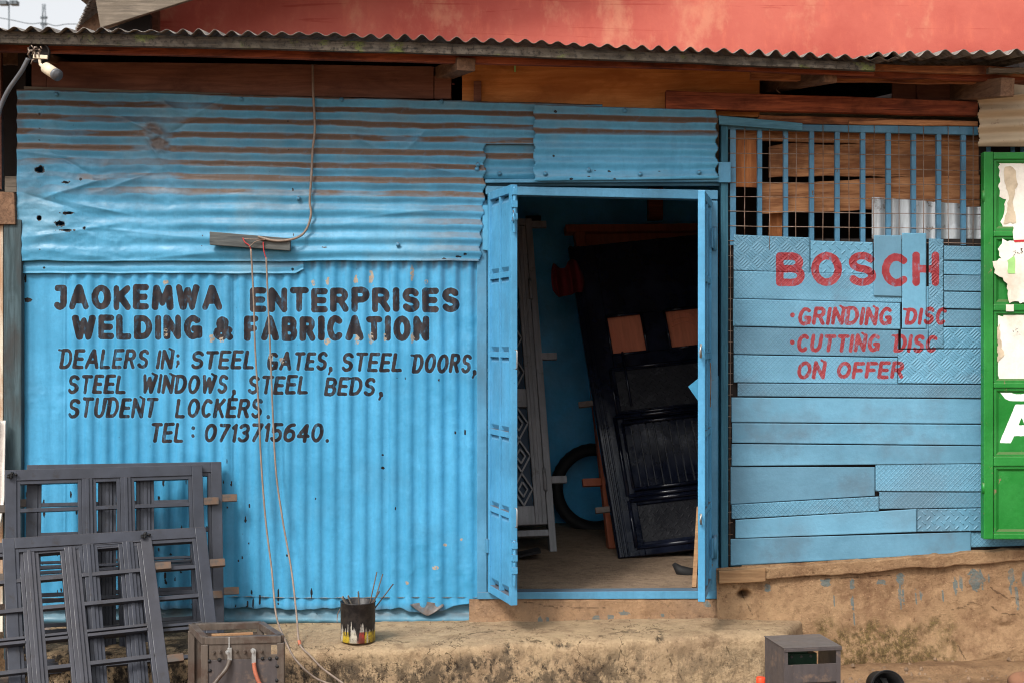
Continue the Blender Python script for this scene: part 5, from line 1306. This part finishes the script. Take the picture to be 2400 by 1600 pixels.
def weed(name, base, n, h, lw, label, seed, spread=.05):
    rs = random.Random(seed); t = thing(name, Vector(base), label, 'plant'); st = MB(); lf = MB()
    for i in range(n):
        a = rs.uniform(0, 6.28); hh = h * rs.uniform(.5, 1); b0 = Vector(base) + Vector((rs.uniform(-spread, spread), rs.uniform(-spread, spread), -.005))
        tip = b0 + Vector((math.cos(a) * hh * .45, math.sin(a) * hh * .3, hh)); md = lerp(b0, tip, .5) + Vector((0, 0, hh * .1))
        st.tube([b0, md, tip], [.0016, .0013, .0008], 5)
        for k in range(6):
            p = lerp(md, tip, k / 5); d = Vector((rs.uniform(-1, 1), rs.uniform(-1, .6), rs.uniform(-.1, .8))).normalized(); L = lw * rs.uniform(.7, 1.4)
            sd_ = d.cross(Vector((0, 0, 1))).normalized() * L * .3; nrm = sd_.cross(d).normalized() * L * .12
            lf.add([p, p + d * L * .4 + sd_ + nrm, p + d * L * .8 + sd_ * .6, p + d * L, p + d * L * .8 - sd_ * .6, p + d * L * .4 - sd_ + nrm], [(0, 1, 2, 3), (0, 3, 4, 5)])
    st.build('stem', M['leaf'], t); lf.build('leaves', M['leaf'], t)
gq = lambda x, y: (x, y, float(gz(np.array(x), np.array(y))))
weed('weed', gq(X(1752, -.75), -.75), 9, .14, .022, 'small green weed sprouting between step and steel cabinet', 4)
weed('weed', gq(X(22, -.35), -.35), 12, .12, .022, 'low weed at the foot of the tarred corner post', 5, .07)
weed('weed', gq(X(30, -.62), -.62), 16, .12, .024, 'leafy weed growing behind the frames left of the step', 6, .09)
weed('weed', gq(X(10, -.9), -.9), 22, .12, .02, 'grassy weed tuft in the lower left corner behind the nearest frame', 7, .08)

# ------------------------------------------------------------------ green door at the right
gd = -.16
t = thing('green_door', P3(2400, 1263, gd), 'green panelled steel door with torn white posters and white lettering', 'door')
m = MB(); m.rect(2306, 356, 2329, 1263, gd, gd + .05); m.rect(2329.2, 357, 2700, 374, gd + .0005, gd + .0495); m.rect(2329.2, 1250, 2700, 1263, gd + .0005, gd + .0495)
for a, b in ((541, 555), (713, 729), (896, 909), (1069, 1092)): m.rect(2329.2, a, 2700, b, gd + .003, gd + .045)
m.rect(2677, 374.5, 2700, 1249.5, gd + .0007, gd + .049)
m.build('frame', M['green'], t, .005)
m = MB()
for a, b in ((374, 541), (555, 713), (729, 896), (909, 1069), (1092, 1250)):
    x0, x1 = 2329.5, 2676
    for q, d0 in ((0, .012), (8, .004)):
        pass
    P = lambda i, d_: [P3(x0 + i, a + i, d_), P3(x0 + i, b - i, d_), P3(x1 - i, b - i, d_), P3(x1 - i, a + i, d_)]
    v = P(0, gd + .010) + P(5, gd + .010) + P(11, gd + .022) + P(14, gd + .022)
    fs = []
    for r in range(3): fs += [(r * 4 + i, r * 4 + (i + 1) % 4, r * 4 + 4 + (i + 1) % 4, r * 4 + 4 + i) for i in range(4)]
    m.add(v, fs + [(12, 13, 14, 15)])
m.build('door_panel', M['green'], t)
# lettering: lower arc of one letter, then an A, painted on the fourth panel
k = (D + gd + .0205) / F
letA = word_segs('A', 2343, 2446, 934, 1050, 25)
arcs = [(a[0], a[1], b[0], b[1], 9.5) for a, b in zip(*(lambda q: (q[:-1], q[1:]))([(2352 + 0, 905), (2354, 916), (2362, 926), (2376, 932), (2392, 933), (2408, 930), (2421, 921), (2426, 905)]))]
px, py, tt = pgrid(2344, 2660, 910, 1055, .004, gd + .0205)
gridmesh('lettering', toxyz(px, py, gd + .0205, 0 * px + gd + .0205), M['greenink'], t, attrs=dict(ink=np.maximum(sdf(px, py, letA + arcs), np.where(py > 940, np.maximum(py - 1037, 947 - py), -9))))
def torn(name, pts, depth, mat, seed, jag=3.0):
    rs = random.Random(seed); out = []
    for (x0, y0), (x1, y1) in zip(pts, pts[1:] + pts[:1]):
        n = max(1, int(math.hypot(x1 - x0, y1 - y0) / 7))
        for i in range(n): out.append((lerp(x0, x1, i / n) + rs.uniform(-jag, jag), lerp(y0, y1, i / n) + rs.uniform(-jag, jag)))
    MB().prism(out, depth, depth + .0012).build(name, M[mat], t)
torn('poster_remnant', [(2342, 380), (2420, 382), (2420, 538), (2352, 536), (2346, 520), (2358, 470), (2343, 462)], gd + .0190, 'paper', 1)
torn('poster_patch', [(2350, 400), (2366, 388), (2380, 400), (2384, 440), (2374, 470), (2380, 520), (2352, 525), (2364, 470)], gd + .0160, 'paperb', 2)
torn('poster_remnant', [(2374, 530), (2420, 528), (2420, 712), (2364, 708), (2360, 660), (2330, 640), (2328, 614), (2348, 606), (2338, 585), (2352, 562), (2376, 566)], gd - .0015, 'paper', 3)
torn('poster_patch', [(2362, 612), (2378, 600), (2380, 640), (2362, 642)], gd - .0035, 'papergreen', 4, 1.5)
MB().prism([(2376, 563), (2420, 561), (2420, 566), (2378, 568)], gd - .0042, gd - .0016).build('red_stripe', M['redprint'], t)
torn('poster_remnant', [(2334, 736), (2350, 740), (2356, 732), (2420, 736), (2420, 890), (2344, 888), (2332, 870)], gd + .0190, 'paper', 5)
torn('poster_patch', [(2336, 765), (2344, 760), (2346, 800), (2352, 830), (2338, 850)], gd + .0160, 'paperb', 6)
MB().prism([(2358, 714), (2376, 714), (2376, 730), (2358, 730)], gd + .0012, gd + .0028).build('poster_remnant', M['paper'], t)
rs = random.Random(12); sg = []
for i in range(10): 
    x_, y_ = rs.uniform(2376, 2396), rs.uniform(585, 600); sg.append((x_, y_, x_ + rs.uniform(-3, 3), y_ + rs.uniform(-4, 4), .6))
    x_, y_ = rs.uniform(2374, 2392), rs.uniform(768, 785); sg.append((x_, y_, x_ + rs.uniform(-3, 3), y_ + rs.uniform(-4, 4), .6))
sg += [(2391, 584, 2396, 582, .8), (2396, 582, 2393, 587, .8), (2393, 587, 2397, 590, .8), (2397, 590, 2392, 592, .8)]
letters('handwriting', sg[:1] + sg[2:], gd - .003, M['inkblack'], t)
for a in (448, 1130): MB().tube([P3(2306, a, gd + .01), P3(2306, a + 26, gd + .01)], .010, 10).build('hinge', M['green'], t)
# neighbouring shop's tan sheet and bars over the green door
px, py, tt = pgrid(2290, 2700, lambda x: 232 - (x - 2290) * .10, lambda x: 344 + 0 * x, .006, -.09)
nb = thing('neighbour_shop', P3(2500, 1290, 0), 'neighbouring shop front of tan corrugated sheet above the green door', 'shop front')
gridmesh('corrugated_sheet', toxyz(px, py, -.09, -.09 - .012 * np.cos(2 * np.pi * (py + (px - 2290) * .05 - 262) / 36) - .004 * fbm(px / 60, py / 40, 3, 3)), M['tan'], nb, thick=.0015, keep=keepmask(px, py, lambda a, b: a > 2294 + 3 * np.sin(b / 5.5)))
MB().prism([(2368, 196), (2368, 222), (2700, 200), (2700, 180)], -.07, -.05).build('tan_board', M['tan'], nb)
MB().rect(2296, 190, 2900, 1290, .05, .08).build('shop_wall', M['dark'], nb)
for q in (2318, 2375, 2398): MB().rect(q - 4, 340, q + 4, 600, 0.0, .02).build('bar', M['barblue'], nb, .001)

# ------------------------------------------------------------------ neighbour at the left edge
nb = thing('neighbour_shack', P3(-60, 1500, .1), 'dark timber shack with a peeling white board at the left edge', 'shack')
MB().rect(-600, 152, 245, 1500, 1.6, 1.63).build('wall', M['dark'], nb)  # near-black wall, shade of the void put into its colour
MB().rect(-300, 118, 84, 150, .20, .24).build('beam', M['rafter'], nb)
MB().rect(-40, 528, 7, 1480, -.03, .0).build('white_board', M['whiteboard'], nb, .003)
MB().prism([(-40, 446), (-40, 526), (36, 526), (33, 452)], -.06, -.01).build('wood_block', M['rafter'], nb, .003)
MB().prism([(11, 414), (11, 451), (39, 451), (39, 414)], .02, .05).build('grey_piece', M['greywood'], nb, .002)
MB().prism([(-30, 118), (-30, 430), (4, 445), (2, 118)], .10, .13).build('plank', M['darkply'], nb)
m = MB(); m.smooth = True; vs = []
for i in range(24):
    for j in range(8):
        a, b = i / 23, j / 7
        p = P3(lerp(-40, lerp(12, 16, a) - 8 * ss(.75, 1, a), b), lerp(985, 1222, a), -.10); p.y += .025 * math.sin(b * 9 + a * 2)
        vs.append(p)
m.add(vs, [(i * 8 + j, (i + 1) * 8 + j, (i + 1) * 8 + j + 1, i * 8 + j + 1) for i in range(23) for j in range(7)])
o = m.build('hanging_sack', M['white_cloth'], label='white cloth hanging over the peeling board at the left edge', cat='cloth'); o.modifiers.new('Solidify', 'SOLIDIFY').thickness = .006

# ------------------------------------------------------------------ red building behind, light mast, tower, wires
ry = 3.6
rb = thing('red_building', P3(1400, 900, ry), 'tall red plastered building rising behind the workshop roof', 'building')
MB().prism([(352, 700), (352, -30), (2900, -900), (2900, 700)], ry, ry + 5).build('wall', M['redwall'], rb)
MB().prism([(346, 300), (346, -20), (372, -30), (372, 300)], ry - .05, ry - .004).build('corner_board', M['darkply'], rb)
# side gable in timber and the raking barge board
MB().prism([(182, 300), (182, 78), (228, 5), (352, -30), (352, 300)], ry - .35, ry - .32).build('side_boards', M['rafter'], rb)
MB().prism([(236, 74), (352, 34), (352, 100), (240, 100)], ry - .42, ry - .36).build('soffit_board', M['dark'], rb)
m = MB(); m.prism([(222, -12), (235, 66), (1500, -330), (1500, -420)], ry - .62, ry - .58); m.build('barge_board', M['greywood'], rb, .004)
k = (D + ry - .6) / F
nx = 70; E0, E1 = P3(224, -14, ry - .62), P3(182, 74, ry - .30)
m = MB(); vs = []
for i in range(nx):
    tq = i / (nx - 1); p = lerp(E0, E1, tq); wv = .016 * math.cos(tq * 2 * math.pi * 13)
    for j in range(4): vs.append(p + Vector((.03 * j * 1.0 - .02 + wv, 0.12 * j, wv * .5 + .012 * j)))
m.add(vs, [(i * 4 + j, (i + 1) * 4 + j, (i + 1) * 4 + j + 1, i * 4 + j + 1) for i in range(nx - 1) for j in range(3)])
o = m.build('roof_edge', M['roof'], rb); o.modifiers.new('Solidify', 'SOLIDIFY').thickness = .01
MB().prism([(150, -36), (150, -30), (2900, -900), (2900, -920)], ry - .7, ry + 5).build('roof', M['roof'], rb)  # above the view, put in to shade the red wall

yd = 60.0
lm = thing('light_mast', (X(21, yd), yd, 0), 'tall grey floodlight mast against the white sky', 'light mast')
m = MB(); m.tube([Vector((X(21, yd), yd, 0)), P3(21, 8, yd)], [.045, .035], 8); m.build('pole', M['mast'], lm)
m = MB(); m.tube([P3(4, 11, yd), P3(38, 11, yd)], .04, 8); m.build('crossbar', M['mast'], lm)
for q in (4, 13, 30, 37):
    m = MB(); a = P3(q, 8, yd); m.box(a.x - .11, a.x + .11, yd - .2, yd + .2, a.z - .10, a.z + .10); m.build('floodlight', M['mast'], lm, .02)
yd = 140.0
tw = thing('lattice_tower', (X(103, yd), yd, 0), 'slim grey transmission tower far off below the white sky', 'tower')
m = MB(); hz = P3(103, 10, yd).z; b = Vector((X(103, yd), yd, 0))
for i in range(4):
    sx, sy = (-1, 1, 1, -1)[i], (-1, -1, 1, 1)[i]
    m.tube([b + Vector((sx * .7, sy * .7, 0)), b + Vector((sx * .12, sy * .12, hz))], .035, 5)
for i in range(24):
    z0, z1 = hz * i / 24, hz * (i + 1) / 24; w0, w1 = lerp(.7, .12, i / 24), lerp(.7, .12, (i + 1) / 24); s2 = 1 if i % 2 else -1
    m.tube([b + Vector((-w0 * s2, -w0, z0)), b + Vector((w1 * s2, -w1, z1))], .04, 4); m.tube([b + Vector((-w0, -w0, z0)), b + Vector((w0, -w0, z0))], .04, 4)
m.build('lattice', M['mast'], tw)
for a, b2 in ((42, 50), (57, 62)):
    p = P3(103, a, yd); m = MB(); m.tube([p - Vector((.35, 0, 0)), p + Vector((.35, 0, 0))], .14, 8); m.build('antenna', M['mast'], tw)
yd = 30.0
cable('overhead_wire', [(-60, 32, yd), (20, 46, yd), (70, 56, yd), (103, 54, yd), (130, 61, yd), (160, 57, yd), (230, 58, yd)], .012, M['mast'], 'thin sagging overhead wire crossing the white sky', 'wire')

# ------------------------------------------------------------------ grit and small litter
def grit(name, n, place, smin, smax, mat, seed, label=None):
    rs = random.Random(seed); m = MB()
    for i in range(n):
        c = Vector(place(rs)); r = smin + (smax - smin) * rs.random() ** 3
        pts = [Vector((math.cos(a), math.sin(a), 0)) * r * rs.uniform(.7, 1.2) for a in (0.2, 1.4, 2.6, 3.9, 5.1)]
        tp = [c + p * .6 + Vector((0, 0, r * rs.uniform(.5, .9))) for p in pts]; bt = [c + p - Vector((0, 0, r * .3)) for p in pts]
        m.add(bt + tp, [(5, 6, 7, 8, 9)] + [(k, (k + 1) % 5, (k + 1) % 5 + 5, k + 5) for k in range(5)])
    return m.build(name, mat, kind='stuff', label=label)
def on_ground(rs):
    x, y = rs.uniform(.9, 2.6), -rs.uniform(.12, 1.1); return (x, y, float(gz(np.array(x), np.array(y))) + .002)
def on_left(rs):
    x, y = rs.uniform(-2.7, -1.2), -rs.uniform(.62, 1.3); return (x, y, float(gz(np.array(x), np.array(y))) + .002)
def on_step(rs):
    x = rs.uniform(-1.9, 1.2); y = -rs.random() ** 2 * .42 - .03
    return (x, y, float(np.interp(1200 + x * F / 6.6, [40, 500, 900, 1500, 1830], [.300, .312, .325, .350, .352])) + .004)
M['pebble'] = plain('dusty_pebble', S(122, 100, 80), 0.9, 0.3, 0.3, scale=40)
grit('gravel', 520, on_ground, .002, .013, M['pebble'], 1)
grit('gravel', 260, on_left, .002, .014, M['pebble'], 2)
grit('grit', 200, on_step, .0015, .006, M['pebble'], 3)
